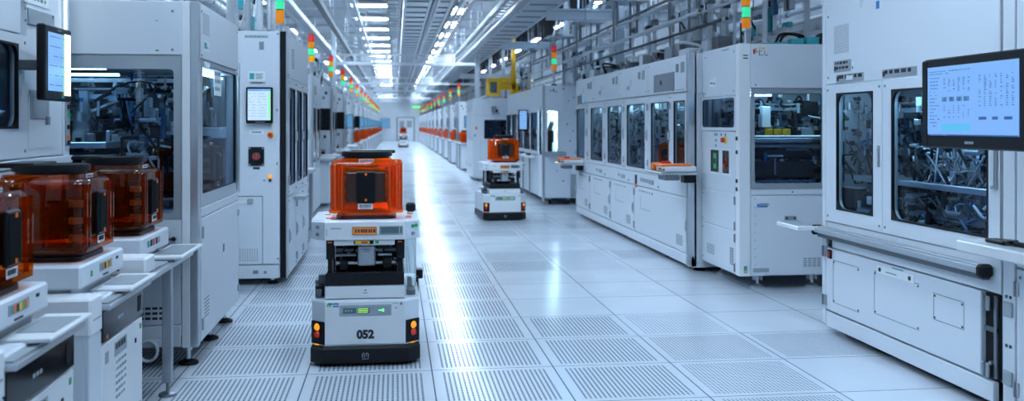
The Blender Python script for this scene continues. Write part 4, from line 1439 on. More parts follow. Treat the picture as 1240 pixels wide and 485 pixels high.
b = MB(F); b.box(0.70, 1.52, 0.66, 0.80, -0.5, -0.30, 'black_matte', 0.006); clutter(b, 0.66, 1.52, 0.68, 0.86, -0.3, -0.08, 120, 23, ['black', 'grey_dark', 'steel', 'black_matte', 'alu'], 0.008, 0.06); b.build('drive_rack', t)
b = MB(F)
clutter(b, 0.7, 1.5, 0.80, 1.37, -0.55, -0.14, 300, 12, ['alu', 'black', 'steel', 'black', 'blue_anod', 'grey_dark', 'black_matte', 'offwhite', 'black', 'alu'], 0.006, 0.04)
rr = random.Random(5)
for k in range(34):
    x = rr.uniform(0.7, 1.5)
    b.curve([(x, rr.uniform(0.75, 1.0), -0.2), (x + rr.uniform(-.15, .15), rr.uniform(0.85, 1.1), -0.15), (x + rr.uniform(-.2, .2), rr.uniform(0.85, 1.15), -0.22), (x + rr.uniform(-.2, .2), rr.uniform(0.7, 0.9), -0.25)], rr.uniform(0.003, 0.006), rr.choice(['cable_black', 'cable_black', 'cable', 'steel']), n=5)
b.box(1.1, 1.15, 0.70, 0.9, -0.2, -0.15, 'grey_dark'); b.box(1.2, 1.25, 0.70, 0.92, -0.2, -0.15, 'grey_dark'); b.box(1.3, 1.36, 0.70, 0.90, -0.2, -0.15, 'black')
b.box(0.7, 1.52, 0.745, 0.775, -0.2, -0.1, 'steel'); b.box(0.7, 1.52, 0.69, 0.71, -0.12, -0.06, 'alu_brushed')
b.build('wiring_block', t)
b = MB(F); clutter(b, 0.16, 0.62, 0.88, 1.37, -0.70, -0.5, 110, 18, ['alu', 'black', 'grey', 'black', 'steel', 'black'], 0.006, 0.035); b.box(0.25, 0.6, 0.70, 0.86, -0.4, -0.14, 'black_matte', 0.006); b.box(0.24, 0.58, 0.72, 0.735, -0.12, -0.08, 'alu'); b.build('valve_block', t)
# sill, guard rail and lower door
b = MB(F)
b.box(0.03, W - 0.003, 0.50, 0.642, -0.03, -0.004, 'white', 0.003)
b.build('sill_panel', t)
b = MB(F)
b.box(-0.02, W - 0.07, 0.575, 0.605, 0.0, 0.055, 'grey', 0.004)
b.box(-0.02, W - 0.07, 0.605, 0.612, 0.0, 0.04, 'alu_brushed', 0.002)
b.box(-0.02, W - 0.07, 0.548, 0.575, -0.002, 0.03, 'grey_dark', 0.003)
o = b.build('guard_rail', t)
for a in (-0.04, W - 0.085):
    e = MB(F); e.box(a, a + 0.045 if a > 0 else a + 0.03, 0.56, 0.617, -0.002, 0.06, 'rubber', 0.012); e.build('end_cap', o)
b = MB(F)
b.box(-0.30, 0.0, 0.585, 0.61, 0.02, 0.16, 'offwhite', 0.004); b.box(-0.28, -0.03, 0.61, 0.613, 0.035, 0.15, 'plate')
b.build('side_ledge', t)
b = MB(F)
b.box(0.03, 1.47, 0.135, 0.492, -0.03, 0.0, 'white', 0.004)
for a0, a1, z0, z1 in ((0.12, 0.42, 0.19, 0.43), (0.58, 1.0, 0.22, 0.44), (1.12, 1.35, 0.30, 0.42)):
    for q in ((a0, a1, z1, z1 + 0.002), (a0, a0 + 0.002, z0, z1), (a0, a1, z0, z0 + 0.002)) + (((a1, a1 + 0.002, z0, z1),) if a0 > 1 else ()):
        b.box(*q, 0, 0.001, 'ink')
    screws(b, a0 + 0.01, a1 - 0.01, z0 + 0.01, z1 - 0.01, 0, 0.004, 'ink')
b.box(0.61, 0.96, 0.435, 0.478, 0, 0.003, 'paper', 0.001)
for a in (0.64, 0.92):
    b.cyl((a, 0.456, 0.003), (a, 0.456, 0.006), 0.011, 'ink', n=10)
b.box(0.70, 0.80, 0.45, 0.455, 0.003, 0.004, 'ink_grey'); b.box(0.76, 0.86, 0.480, 0.486, 0, 0.002, 'teal')
b.build('lower_door', t)
for a, z in ((0.02, 0.47), (0.02, 0.19), (1.51, 0.45), (1.51, 0.17)):
    h = MB(F); h.box(a - 0.025, a + 0.025, z - 0.03, z + 0.03, 0.0, 0.012, 'plate', 0.003); h.cyl((a, z - 0.03, 0.014), (a, z + 0.03, 0.014), 0.007, 'steel', n=8); h.build('hinge', t)
b = MB(F); b.box(0.055, 0.10, 0.50, 0.575, -0.004, 0.004, 'black', 0.002); b.box(0.065, 0.09, 0.52, 0.55, 0.004, 0.012, 'grey_dark'); b.box(0.065, 0.105, 0.435, 0.485, 0.0, 0.01, 'black', 0.002); b.box(0.075, 0.097, 0.445, 0.475, 0.01, 0.014, 'red'); b.build('switch_box', t)
b = MB(F); b.box(1.475, 1.57, 0.135, 0.49, -0.03, -0.02, 'black_matte'); b.box(1.545, 1.56, 0.14, 0.485, -0.02, -0.008, 'steel'); b.cyl((1.53, 0.2, -0.02), (1.53, 0.2, 0.0), 0.01, 'alu', n=8); b.box(1.48, 1.56, 0.33, 0.35, -0.02, -0.01, 'grey_dark'); b.build('recess', t)
for x, y in ((2.6, 5.05), (2.6, 3.7), (3.55, 5.05), (3.55, 3.7)):
    foot('levelling_foot', t, x, y, 0.05)
# neighbouring unit towards the camera
t = thing('process_machine', 'white unit at the right frame edge carrying a big monitor on a swing arm', 'process machine', (3.1, 2.9, 0))
F = Fr((X, 3.555, 0), '-x')
b = MB(F)
b.box(0.0, 1.3, 0.05, H, -DP, -0.03, 'white_dull')
b.box(0.0, 0.075, 0.05, H, -0.03, 0.0, 'white', 0.003)
for z in (0.17, 0.45):
    b.box(0.01, 0.065, z - 0.03, z + 0.03, 0, 0.01, 'plate', 0.003)
screws(b, 0.025, 0.05, 0.3, 0.70, 0, 0.006, 'ink', True)
b.build('body', t)
door(t, F, 0.085, 0.69, 0.06, 0.62, None, hinge='l', handle=False)
door(t, F, 0.085, 0.69, 0.63, H, None, hinge=None, handle=False)
door(t, F, 0.70, 1.29, 0.06, H, None, hinge='r')
b = MB(F); b.box(-0.06, 0.55, 0.678, 0.725, 0.006, 0.17, 'offwhite', 0.006); b.build('shelf', t)
for x, y in ((2.6, 3.4), (2.6, 2.4), (3.55, 3.4), (3.55, 2.4)):
    foot('levelling_foot', t, x, y, 0.05)
# monitor on its swing arm
FM = Fr((2.13, 3.55, 0), '-x')
m = monitor(t, FM, 0.0, 0.62, 1.108, 1.462, 0.055, 0.034, 'table', 7, 0.05)
b = MB(FM)
b.box(0.02, 0.60, 1.13, 1.44, -0.075, -0.055, 'black', 0.006)
b.box(-0.012, 0.03, 1.112, 1.458, -0.05, 0.002, 'black', 0.005)
b.build('back_shell', m)
b = MB(FM)
b.box(0.26, 0.36, 1.24, 1.34, -0.10, -0.075, 'grey_dark', 0.004)
b.cyl((0.31, 1.29, -0.10), (0.31, 1.29, -0.35), 0.022, 'grey_dark', n=12)
b.build('swing_arm', m)
b = MB(FM)
for k in range(4): b.box(0.275 + k * 0.014, 0.286 + k * 0.014, 1.128, 1.138, 0, 0.0012, 'plate')
b.build('maker_mark', m)

t = thing('handheld_scanner', 'black handheld scanner lying on the shelf at the right frame edge', 'scanner', (2.40, 3.48, 0.725))
b = MB(Fr((2.40, 3.52, 0.7255), '-x'))
b.box(0.0, 0.11, 0.0, 0.016, -0.03, 0.025, 'black', 0.006); b.box(0.09, 0.15, 0.004, 0.024, -0.025, 0.02, 'black_gloss', 0.007)
b.build('body', t)
b = MB(Fr((2.40, 3.52, 0.7255), '-x')); b.box(0.15, 0.27, 0.002, 0.02, -0.012, 0.01, 'rubber', 0.006); b.build('grip', t)

# ------------------------------------------------------------------ end station of the right row, glazed
t = thing('glazed_machine', 'white end station with glazed front window and green lit signal tower on top', 'glazed machine', (3.1, 6.95, 0))
x0, x1, ya, yb, H3 = 2.485, 3.75, 6.52, 7.36, 1.79
b = MB()
b.box(x0 + 0.006, x1, ya + 0.006, yb, 0.10, 0.735, 'white')
b.box(x0 + 0.006, x1, ya + 0.006, yb, 1.46, H3, 'white', 0.004)
b.box(x1 - 0.03, x1, ya, yb, 0.735, 1.46, 'white_dull')
b.box(x0 + 0.02, x1, yb - 0.03, yb, 0.735, 1.46, 'white_dull')
b.build('body', t)
F = Fr((x0, ya, 0), '-y')
b = MB(F); b.box(0.085, 1.26, 1.468, H3, -0.006, 0.006, 'white', 0.003); screws(b, 0.12, 1.2, 1.49, 1.75, 0.006)
b.build('fascia', t)
b = MB(F)
b.box(0.10, 0.115, 1.715, 1.75, 0.006, 0.008, 'red'); b.box(0.115, 0.135, 1.728, 1.736, 0.006, 0.008, 'red')
b.box(0.14, 0.19, 1.755, 1.763, 0.006, 0.008, 'yellow'); b.box(0.175, 0.183, 1.742, 1.757, 0.006, 0.008, 'yellow')
for q in ((0.145, 0.149, 1.705, 1.745), (0.145, 0.175, 1.705, 1.709), (0.149, 0.168, 1.735, 1.739), (0.185, 0.189, 1.712, 1.735), (0.185, 0.21, 1.704, 1.708), (0.206, 0.21, 1.704, 1.716)):
    b.box(*q, 0.006, 0.008, 'ink')
b.build('logo', t)
b = MB(F)
b.ring(0.085, 0.70, 0.735, 1.462, (0.112, 0.622, 0.775, 1.43), 0.02, -0.006, 0.006, 'plate', 'black')
b.box(0.70, 1.26, 0.735, 1.462, -0.006, 0.0, 'plate')
o = b.build('window_frame', t)
b = MB(F); b.box(0.10, 0.635, 0.765, 1.44, -0.004, -0.001, 'glass'); b.build('window_pane', o)
b = MB(F); b.box(0.085, 1.26, 0.69, 0.73, -0.006, 0.006, 'white', 0.003); b.cyl((0.4, 0.71, 0.006), (0.4, 0.71, 0.009), 0.006, 'ink', n=8); b.build('sill_panel', t)
b = MB(F)
b.box(0.085, 1.26, 0.105, 0.684, -0.006, 0.006, 'white', 0.003)
b.box(0.13, 0.21, 0.60, 0.625, 0.006, 0.007, 'logo_blue'); b.box(0.15, 0.22, 0.612, 0.63, 0.007, 0.0076, 'plate')
b.box(0.34, 0.43, 0.505, 0.535, 0.006, 0.009, 'grey'); b.cyl((0.355, 0.52, 0.009), (0.355, 0.52, 0.012), 0.008, 'ink', n=8); b.cyl((0.415, 0.52, 0.009), (0.415, 0.52, 0.012), 0.008, 'ink', n=8)
b.box(0.10, 0.22, 0.128, 0.158, 0.006, 0.008, 'plate'); vent(b, 0.48, 0.62, 0.16, 0.23, 0.006, 4, 5, 'ink_grey')
for k in range(9):
    b.cyl((0.115, 0.18 + k * 0.06, 0.006), (0.115, 0.18 + k * 0.06, 0.008), 0.003, 'ink', n=6)
b.build('lower_panel', t)
b = MB()
b.box(x0 - 0.004, x0 + 0.08, ya - 0.006, ya + 0.07, 0.10, H3 + 0.002, 'offwhite', 0.004)
b.F = Fr((x0, ya, 0), '-y')
b.box(0.03, 0.055, 0.125, 0.175, 0.006, 0.008, 'teal'); b.box(0.035, 0.05, 0.13, 0.145, 0.008, 0.009, 'yellow')
for z in (1.68, 1.70): b.box(0.025, 0.06, z, z + 0.008, 0.006, 0.008, 'ink')
b.F = Fr((x0 - 0.004, ya + 0.07, 0), '-x')
for z, m in ((1.10, 'ink'), (1.0, 'ink'), (0.79, 'ink'), (0.73, 'ink')):
    b.box(0.012, 0.045, z - 0.014, z + 0.014, 0, 0.006, m, 0.002)
b.build('corner_post', t)
S = Fr((x0, yb, 0), '-x')
D = yb - ya
b = MB(S)
b.box(0.07, D - 0.075, 1.42, H3, -0.006, 0.004, 'white', 0.003)
b.box(0.2, 0.34, 1.50, 1.555, 0.004, 0.006, 'paper'); b.box(0.22, 0.28, 1.52, 1.535, 0.006, 0.007, 'ink_grey'); b.box(0.29, 0.33, 1.515, 1.53, 0.006, 0.007, 'logo_blue'); b.box(0.30, 0.36, 1.55, 1.575, 0.004, 0.006, 'paper')
for k in range(5): b.cyl((0.5 + k * 0.03, 1.765, 0.004), (0.5 + k * 0.03, 1.765, 0.007), 0.006, 'teal' if k % 2 else 'green', n=8)
screws(b, 0.1, D - 0.1, 1.45, 1.74, 0.004)
b.build('side_fascia', t)
b = MB(S)
b.ring(0.0, D - 0.075, 1.155, 1.415, (0.03, D - 0.10, 1.18, 1.402), 0.03, -0.006, 0.004, 'white', 'black')
b.box(0.24, 0.26, 1.18, 1.40, -0.005, 0.0, 'black')
o = b.build('side_window_frame', t)
b = MB(S); b.box(0.02, D - 0.09, 1.17, 1.41, -0.004, -0.001, 'glass_dark'); b.build('window_pane', o)
b = MB(S)
b.box(0.0, D - 0.075, 0.70, 1.15, -0.006, 0.002, 'white', 0.003)
for a0, a1 in ((0.235, 0.415), (0.50, 0.64)):
    b.box(a0 - 0.015, a1 + 0.015, 0.815, 1.02, 0.002, 0.006, 'offwhite', 0.002)
    b.box(a0, a1, 0.835, 1.005, 0.006, 0.007, 'black_gloss')
b.box(0.30, 0.37, 0.86, 0.98, 0.007, 0.009, 'green'); b.box(0.53, 0.56, 0.87, 0.90, 0.007, 0.012, 'red'); b.box(0.58, 0.60, 0.93, 0.95, 0.007, 0.012, 'red'); b.box(0.31, 0.36, 0.90, 0.94, 0.009, 0.011, 'ink')
for a in (0.32, 0.36, 0.46, 0.55): b.box(a, a + 0.012, 1.115, 1.135, 0.002, 0.005, 'ink')
for z in (1.07, 1.03): b.box(0.33, 0.36, z, z + 0.02, 0.002, 0.004, 'teal')
b.build('control_panel', t)
estop(t, S, 0.56, 1.085, 0.02, 0.002)
door(t, S, 0.005, D - 0.08, 0.42, 0.68, None, hinge='r', handle=False, name='side_door')
door(t, S, 0.005, D - 0.08, 0.11, 0.41, None, hinge='r', handle=False, name='side_door')
b = MB(S); vent(b, 0.12, 0.3, 0.18, 0.26, 0.0, 4, 5, 'ink_grey'); b.build('vent', t); b = MB(S); vent(b, D - 0.2, D - 0.12, 0.16, 0.29, 0.0, 2, 9, 'ink'); b.build('vent', t)
for a, z in ((0.1, 0.58), (D - 0.13, 0.35), (D - 0.13, 0.41)):
    pass
for x, y in ((2.66, 6.62), (3.08, 6.62), (2.62, 7.25), (3.6, 6.62)):
    b = MB()
    b.cyl((x, y, 0.002), (x, y, 0.012), 0.052, 'alu', 0.05, 18); b.cyl((x, y, 0.012), (x, y, 0.03), 0.045, 'alu', 0.015, 18)
    b.cyl((x, y, 0.03), (x, y, 0.11), 0.012, 'alu', n=10)
    b.box(x - 0.03, x - 0.018, y - 0.03, y + 0.03, 0.055, 0.11, 'white_dull', 0.004); b.box(x + 0.018, x + 0.03, y - 0.03, y + 0.03, 0.055, 0.11, 'white_dull', 0.004)
    b.build('levelling_foot', t)
interior(t, F, 0.03, 1.22, 0.745, 1.45, 0.78, 14, lamp='lamp_blue', lampspan=(0.06, 0.25), dense=120, back='plate', pal=PAL + ['black', 'black_matte', 'blue_anod'], stage=0.56)
b = MB(F)
b.box(0.15, 0.62, 0.80, 0.93, -0.4, -0.1, 'black_matte', 0.01); b.box(0.12, 0.62, 0.95, 1.02, -0.42, -0.12, 'black', 0.01); b.box(0.16, 0.6, 0.775, 0.79, -0.14, -0.08, 'blue_anod', 0.004)
b.box(0.14, 0.6, 1.07, 1.10, -0.3, -0.1, 'alu_brushed', 0.003)
for k in range(3): b.box(0.28 + k * 0.07, 0.32 + k * 0.07, 1.12, 1.17, -0.22, -0.16, 'yellow', 0.004)
b.box(0.26, 0.33, 1.18, 1.34, -0.3, -0.22, 'offwhite', 0.006); b.cyl((0.17, 1.1, -0.2), (0.17, 1.4, -0.2), 0.02, 'blue_anod', n=12); b.box(0.12, 0.22, 1.28, 1.32, -0.26, -0.16, 'black', 0.004)
b.build('transfer_unit', t)
signal_tower(t, 2.72, 7.0, H3, 0.42, 0.034, ('sig_amber', 'sig_green', 'sig_amber'), 0.14)
b = MB()
rr = random.Random(21)
for k in range(12):
    x, y = 2.92 + 0.125 * (k % 6), 6.82 + 0.22 * (k // 6)
    b = MB()
    b.box(x - 0.05, x + 0.05, y - 0.04, y + 0.04, H3, H3 + rr.uniform(0.03, 0.09), rr.choice(['grey', 'steel', 'grey_dark', 'teal']), 0.006)
    b.build('junction_box', t)
for k in range(6):
    x = rr.uniform(2.9, 3.4)
    b = MB()
    b.curve([(x, 6.9, H3 + 0.03), (x + 0.1, 7.0, H3 + 0.12), (x + 0.22, 6.95, H3 + 0.10), (x + 0.3, 7.1, H3 + 0.03)], 0.012, 'cable_black')
    b.build('hose', t)
# little transfer tray that sticks out into the aisle
def transfer_tray(parent, x, y, z):
    b = MB()
    b.box(x - 0.30, x - 0.002, y - 0.26, y + 0.22, z, z + 0.022, 'alu', 0.004)
    b.box(x - 0.26, x - 0.002, y - 0.24, y + 0.02, z + 0.022, z + 0.066, 'offwhite', 0.006)
    for k in range(4):
        b.box(x - 0.264, x - 0.26, y - 0.22 + k * 0.05, y - 0.19 + k * 0.05, z + 0.035, z + 0.05, ('ink', 'yellow', 'ink', 'orange')[k])
    o = b.build('transfer_tray', parent)
    for q in ((x - 0.275, x - 0.03, y - 0.2, y + 0.03, z + 0.066, z + 0.082, 'orange', 0.006), (x - 0.28, x - 0.2, y + 0.05, y + 0.12, z + 0.022, z + 0.09, 'orange', 0.012), (x - 0.20, x - 0.12, y + 0.06, y + 0.10, z + 0.022, z + 0.1, 'red', 0.01)):
        b = MB(); b.box(*q); b.build('guard', o)
    for q in ((x - 0.28, x - 0.16, y - 0.3, y - 0.1, z - 0.04, z, 'grey_dark', 0.006), (x - 0.08, x + 0.02, y - 0.16, y - 0.06, z - 0.07, z, 'black', 0.006)):
        b = MB(); b.box(*q); b.build('bracket', o)
    return o

# ------------------------------------------------------------------ long glazed line on the right
X = 2.40
t = thing('process_machine', 'long white machine line on the right with six tall glazed doors', 'process machine', (3.0, 9.8, 0))
Yn, Yf = 7.38, 12.25
F = Fr((X, Yf, 0), '-x')       # a from far (0) to near (4.87)
W = Yf - Yn
b = MB(F)
b.box(0, W, 0.10, 0.72, -1.2, -0.03, 'white_dull')
b.box(0, W, 1.46, 1.785, -1.2, -0.03, 'white', 0.004)
b.box(0, W, 0.72, 1.46, -1.2, -1.16, 'white_dull')
b.box(0, 0.03, 0.72, 1.46, -1.2, -0.03, 'white'); b.box(W - 0.03, W, 0.72, 1.46, -1.2, -0.03, 'white_dull')
b.box(0.02, W, 0.035, 0.10, -1.15, -0.02, 'white_dull')
b.box(0.0, W, 0.04, 0.125, -0.03, 0.0, 'white', 0.004)
b.build('body', t)
seams = [0, 0.62, 1.22, 2.08, 3.05, 4.10, W - 0.05]
rr = random.Random(3)
b = MB(F)
fs = [0, 1.1, 2.45, 3.55, W - 0.07]
for k, (a0, a1) in enumerate(zip(fs, fs[1:])):
    b.box(a0 + 0.004, a1 - 0.004, 1.48, 1.785, -0.03, 0, 'white', 0.003)
    screws(b, a0 + 0.05, a1 - 0.05, 1.52, 1.75, 0)
    b.box(a1 - 0.2, a1 - 0.1, 1.64, 1.73, 0, 0.003, 'grey', 0.001)
    b.box(a1 - 0.34, a1 - 0.26, 1.65, 1.72, 0, 0.003, 'ink_grey'); b.box(a0 + 0.3, a0 + 0.42, 1.56, 1.6, 0, 0.002, 'plate')
    b.box(a0 + 0.45, a0 + 0.49, 1.6, 1.66, 0, 0.003, 'white_dull')
b.box(3.78, 4.42, 1.50, 1.66, 0, 0.004, 'steel', 0.002); b.box(4.0, 4.03, 1.56, 1.60, 0.004, 0.008, 'ink'); b.box(0.10, 0.38, 1.48, 1.58, 0, 0.004, 'black_gloss'); b.box(0.42, 0.52, 1.48, 1.58, 0, 0.003, 'screen_far')
sticker(b, 4.3, 4.72, 1.483, 1.505, 0, 'paper', 'ink_grey', 1, 2)
b.build('fascia', t)
wins = [(0.05, 0.55), (0.96, 1.58), (1.88, 2.50), (2.76, 3.44), (3.68, 4.24), (4.40, 4.70)]
edges = [0.0, 0.75, 1.73, 2.63, 3.56, 4.30, W - 0.075]
for k, (w0, w1) in enumerate(wins):
    e0, e1 = edges[k], edges[k + 1]
    w0, w1 = max(w0, e0 + 0.06), min(w1, e1 - 0.06)
    door(t, F, e0 + 0.004, e1 - 0.004, 0.735, 1.47, (w0, w1, 0.78, 1.40), 0.03, 0.03, 'white', 'glass', 'l', True)
ld = [0.0, 0.9, 2.0, 3.05, W - 0.075]
b = MB(F)
b.box(0.0, W - 0.075, 0.60, 0.73, -0.03, -0.001, 'white', 0.003)
for k in range(4):
    a = 0.3 + k * 1.1
    b.box(a, a + 0.16, 0.635, 0.675, -0.001, 0.003, 'plate'); b.box(a - 0.12, a - 0.09, 0.65, 0.68, -0.001, 0.003, 'ink_grey'); b.box(a + 0.3, a + 0.33, 0.62, 0.64, -0.001, 0.003, 'teal')
b.box(3.1, 3.16, 0.61, 0.70, 0, 0.008, 'black', 0.002); b.box(3.1, 3.16, 0.575, 0.605, 0, 0.008, 'orange', 0.002)
b.box(3.3, 3.75, 0.645, 0.68, 0, 0.006, 'grey', 0.002)
b.build('sill_panel', t)
for k, (a0, a1) in enumerate(zip(ld, ld[1:])):
    o = door(t, F, a0 + 0.008, a1 - 0.008, 0.135, 0.592, None, hinge='l' if k else 'r', handle=True, name='lower_door')
    v = MB(F)
    vent(v, a1 - 0.35, a1 - 0.12, 0.18, 0.27, 0.0, 1, 7, 'ink_grey')
    v.build('vent', o)
    v = MB(F)
    v.box(a0 + 0.25, a0 + 0.6, 0.38, 0.384, 0, 0.001, 'ink_grey'); v.box(a0 + 0.25, a0 + 0.254, 0.384, 0.5, 0, 0.001, 'ink_grey')
    for q in range(6): v.box(a0 + 0.2 + q * 0.09, a0 + 0.225 + q * 0.09, 0.545, 0.56, 0, 0.003, rr.choice(['ink_grey', 'teal', 'ink']))
    v.build('marking', o)
interior(t, F, 0.05, W - 0.06, 0.735, 1.45, 0.7, 41, lamp=None, dense=200, back='plate', pal=PAL_L, stage=0.38, front=0.44)
b = MB(F)
clutter(b, 0.1, W - 1.45, 0.78, 1.35, -0.42, -0.12, 380, 6, PAL_L + ['black', 'grey_dark', 'black'], 0.008, 0.06)
for k in range(7): b.box(0.25 + k * 0.52, 0.29 + k * 0.52, 0.735, 1.45, -0.3, -0.26, 'alu')
b.build('equipment_rack', t)
b = MB(F)
for k in range(5): b.box(0.3 + k * 0.95, 0.7 + k * 0.95, 1.435, 1.45, -0.45, -0.35, 'lamp_cyan')
b.build('interior_lamp', t)
b = MB(F)
b.box(W - 0.07, W - 0.012, 0.04, 1.80, -0.05, 0.02, 'alu_brushed', 0.006); b.box(W - 0.012, W + 0.0, 0.04, 1.80, -0.05, 0.024, 'alu', 0.003)
b.build('corner_post', t)
for k in range(7):
    foot('levelling_foot', t, X + 0.10, Yn + 0.08 + k * 0.78, 0.05, 'rubber', 0.05)
for k in range(3):
    foot('levelling_foot', t, X + 1.05, Yn + 0.1 + k * 2.3, 0.05, 'rubber', 0.05)
for k in range(34):
    x, y = rr.uniform(2.56, 2.72), Yn + 0.15 + 0.137 * k
    b = MB()
    b.box(x - rr.uniform(.03, .10), x + 0.08, y - 0.08, y + rr.uniform(.05, .2), 1.785, 1.785 + rr.uniform(0.04, 0.16), rr.choice(['grey', 'steel', 'alu', 'grey_dark', 'white_dull']), 0.006)
    b.build('junction_box', t)
for k in range(14):
    x, y = rr.uniform(2.5, 2.74), rr.uniform(Yn + 0.2, Yf - 0.8)
    b = MB()
    b.curve([(x, y, 1.80), (x + 0.08, y + 0.2, 1.88), (x - 0.05, y + 0.4, 1.92), (x + 0.05, y + 0.6, 1.80)], 0.014, rr.choice(['cable_black', 'cable']))
    b.build('hose', t)
transfer_tray(t, 2.398, 7.46, 0.80)
transfer_tray(t, 2.398, 11.95, 0.685)
copy_tree(pod0, (2.63, 8.36, 0.7455), -pi / 2, 'orange wafer pod behind the glazed door nearest the end station, in the right line')
b = MB(F); b.box(W - 1.2, W - 0.75, 0.735, 0.745, -0.42, -0.05, 'white_dull'); b.build('pod_plate', t)

# ------------------------------------------------------------------ right row beyond the long line

t = thing('process_machine', 'white machine with open lit bay and narrow screen behind the long right line', 'process machine', (2.9, 16, 0))
x0, ya, yb = 2.20, 13.8, 18.4
b = MB()
b.box(x0 + 0.35, 3.5, ya + 0.02, yb, 0.10, 1.79, 'white')
b.box(x0 + 0.02, x0 + 0.35, ya + 0.5, yb, 0.10, 0.72, 'white_dull')
b.box(x0 + 0.02, x0 + 0.35, ya + 0.5, yb, 1.45, 1.78, 'white')
b.box(x0 + 0.02, x0 + 0.35, yb - 0.04, yb, 0.72, 1.45, 'white')
b.box(x0 + 0.01, x0 + 0.35, ya + 0.02, ya + 0.5, 0.10, 0.74, 'white'); b.box(x0 + 0.01, x0 + 0.35, ya + 0.02, ya + 0.5, 1.42, 1.79, 'white')
b.build('body', t)
F = Fr((x0, ya, 0), '-y')
b = MB(F)
b.ring(0.03, 0.33, 0.77, 1.79, (0.07, 0.22, 0.80, 1.41), 0.02, -0.02, 0.0, 'white', 'plate')
b.box(0.33, 1.3, 0.77, 1.79, -0.02, 0.0, 'white', 0.003)
b.box(0.02, 0.42, 0.11, 0.765, -0.02, 0.0, 'white', 0.003); b.box(0.55, 1.3, 0.11, 0.765, -0.02, 0.0, 'white', 0.003); b.box(0.42, 0.55, 0.46, 0.765, -0.02, 0.0, 'white', 0.003)
b.box(0.42, 0.55, 0.11, 0.46, -0.02, -0.012, 'grey')
for (a, z, m) in ((0.30, 1.73, 'ink'), (0.38, 1.55, 'ink_grey'), (0.46, 1.6, 'ink_grey'), (0.36, 1.2, 'ink'), (0.45, 1.1, 'ink_grey'), (0.40, 0.95, 'ink'), (0.2, 0.5, 'ink_grey'), (0.3, 0.35, 'ink')):
    b.box(a, a + 0.02, z, z + 0.02, 0, 0.004, m)
b.box(0.10, 0.13, 1.70, 1.72, 0, 0.002, 'green'); b.box(0.15, 0.17, 1.70, 1.74, 0, 0.002, 'ink'); b.box(0.18, 0.22, 1.69, 1.70, 0, 0.002, 'ink')
b.build('front_panel', t)
b = MB(F); b.box(-0.01, 0.028, 0.05, 1.80, -0.03, 0.01, 'alu_brushed', 0.005); b.build('corner_post', t)
b = MB(F); b.box(0.02, 0.34, 0.735, 0.79, 0.0, 0.10, 'grey', 0.006); b.box(0.04, 0.32, 0.79, 0.80, 0.01, 0.09, 'steel'); b.build('shelf', t)
b = MB(F)
b.box(0.05, 0.30, 0.78, 1.42, -0.46, -0.45, 'white_dull'); b.box(0.24, 0.26, 0.82, 1.40, -0.3, -0.27, 'lamp_cyan'); b.box(0.06, 0.2, 1.395, 1.405, -0.35, -0.1, 'lamp_cyan')
b.build('interior_lamp', t)
b = MB(F); b.cyl((0.13, 0.76, -0.2), (0.13, 0.95, -0.2), 0.05, 'black', n=14); b.box(0.08, 0.19, 0.92, 1.12, -0.26, -0.14, 'black', 0.02); b.cyl((0.13, 1.1, -0.2), (0.16, 1.25, -0.12), 0.035, 'grey_dark', n=12); b.build('robot_arm', t)
S = Fr((x0, yb, 0), '-x')
D = yb - ya - 0.5
n = 5
for k in range(n):
    a = D * k / n
    door(t, S, a + 0.01, a + D / n - 0.01, 0.74, 1.45, (a + 0.09, a + D / n - 0.09, 0.80, 1.39), 0.03, 0.025, 'white', 'glass_dark', 'l')
b = MB(S)
b.box(0.02, D, 0.74, 1.44, -0.34, -0.33, 'grey')
clutter(b, 0.1, D - 0.1, 0.78, 1.38, -0.3, -0.06, 50, 4, PAL_L)
b.build('mechanism', t)
b = MB(S)
for k in range(5):
    b.box(0.1 + k * 0.8, 0.7 + k * 0.8, 0.68, 0.715, 0.0, 0.12, 'offwhite', 0.005)
    b.box(0.2 + k * 0.8, 0.3 + k * 0.8, 0.715, 0.74, 0.02, 0.09, rr.choice(['green', 'ink', 'red', 'grey']), 0.004)
    b.box(0.05 + k * 0.8, 0.09 + k * 0.8, 0.10, 0.70, 0.0, 0.02, 'steel')
b.build('ledge', t)
FM = Fr((2.03, 15.3, 0), '-y')
m = monitor(t, FM, 0.0, 0.155, 1.10, 1.45, 0.05, 0.018, 'doc', 6, 0.03)
b = MB(FM); b.box(0.06, 0.18, 1.25, 1.30, -0.09, -0.05, 'grey_dark', 0.004); b.build('bracket', m)
signal_tower(t, 2.42, 14.1, 1.79, 0.62, 0.042, ('sig_amber', 'sig_green', 'sig_amber', 'sig_red'), 0.22)
for x, y in ((2.32, 13.92), (2.6, 13.92), (3.3, 13.92), (2.32, 18.2), (2.65, 16.0)):
    b = MB(); b.cyl((x - 0.015, y, 0.034), (x + 0.015, y, 0.034), 0.032, 'rubber', n=12); b.box(x - 0.025, x + 0.025, y - 0.03, y + 0.03, 0.066, 0.10, 'steel', 0.004); b.build('caster', t)

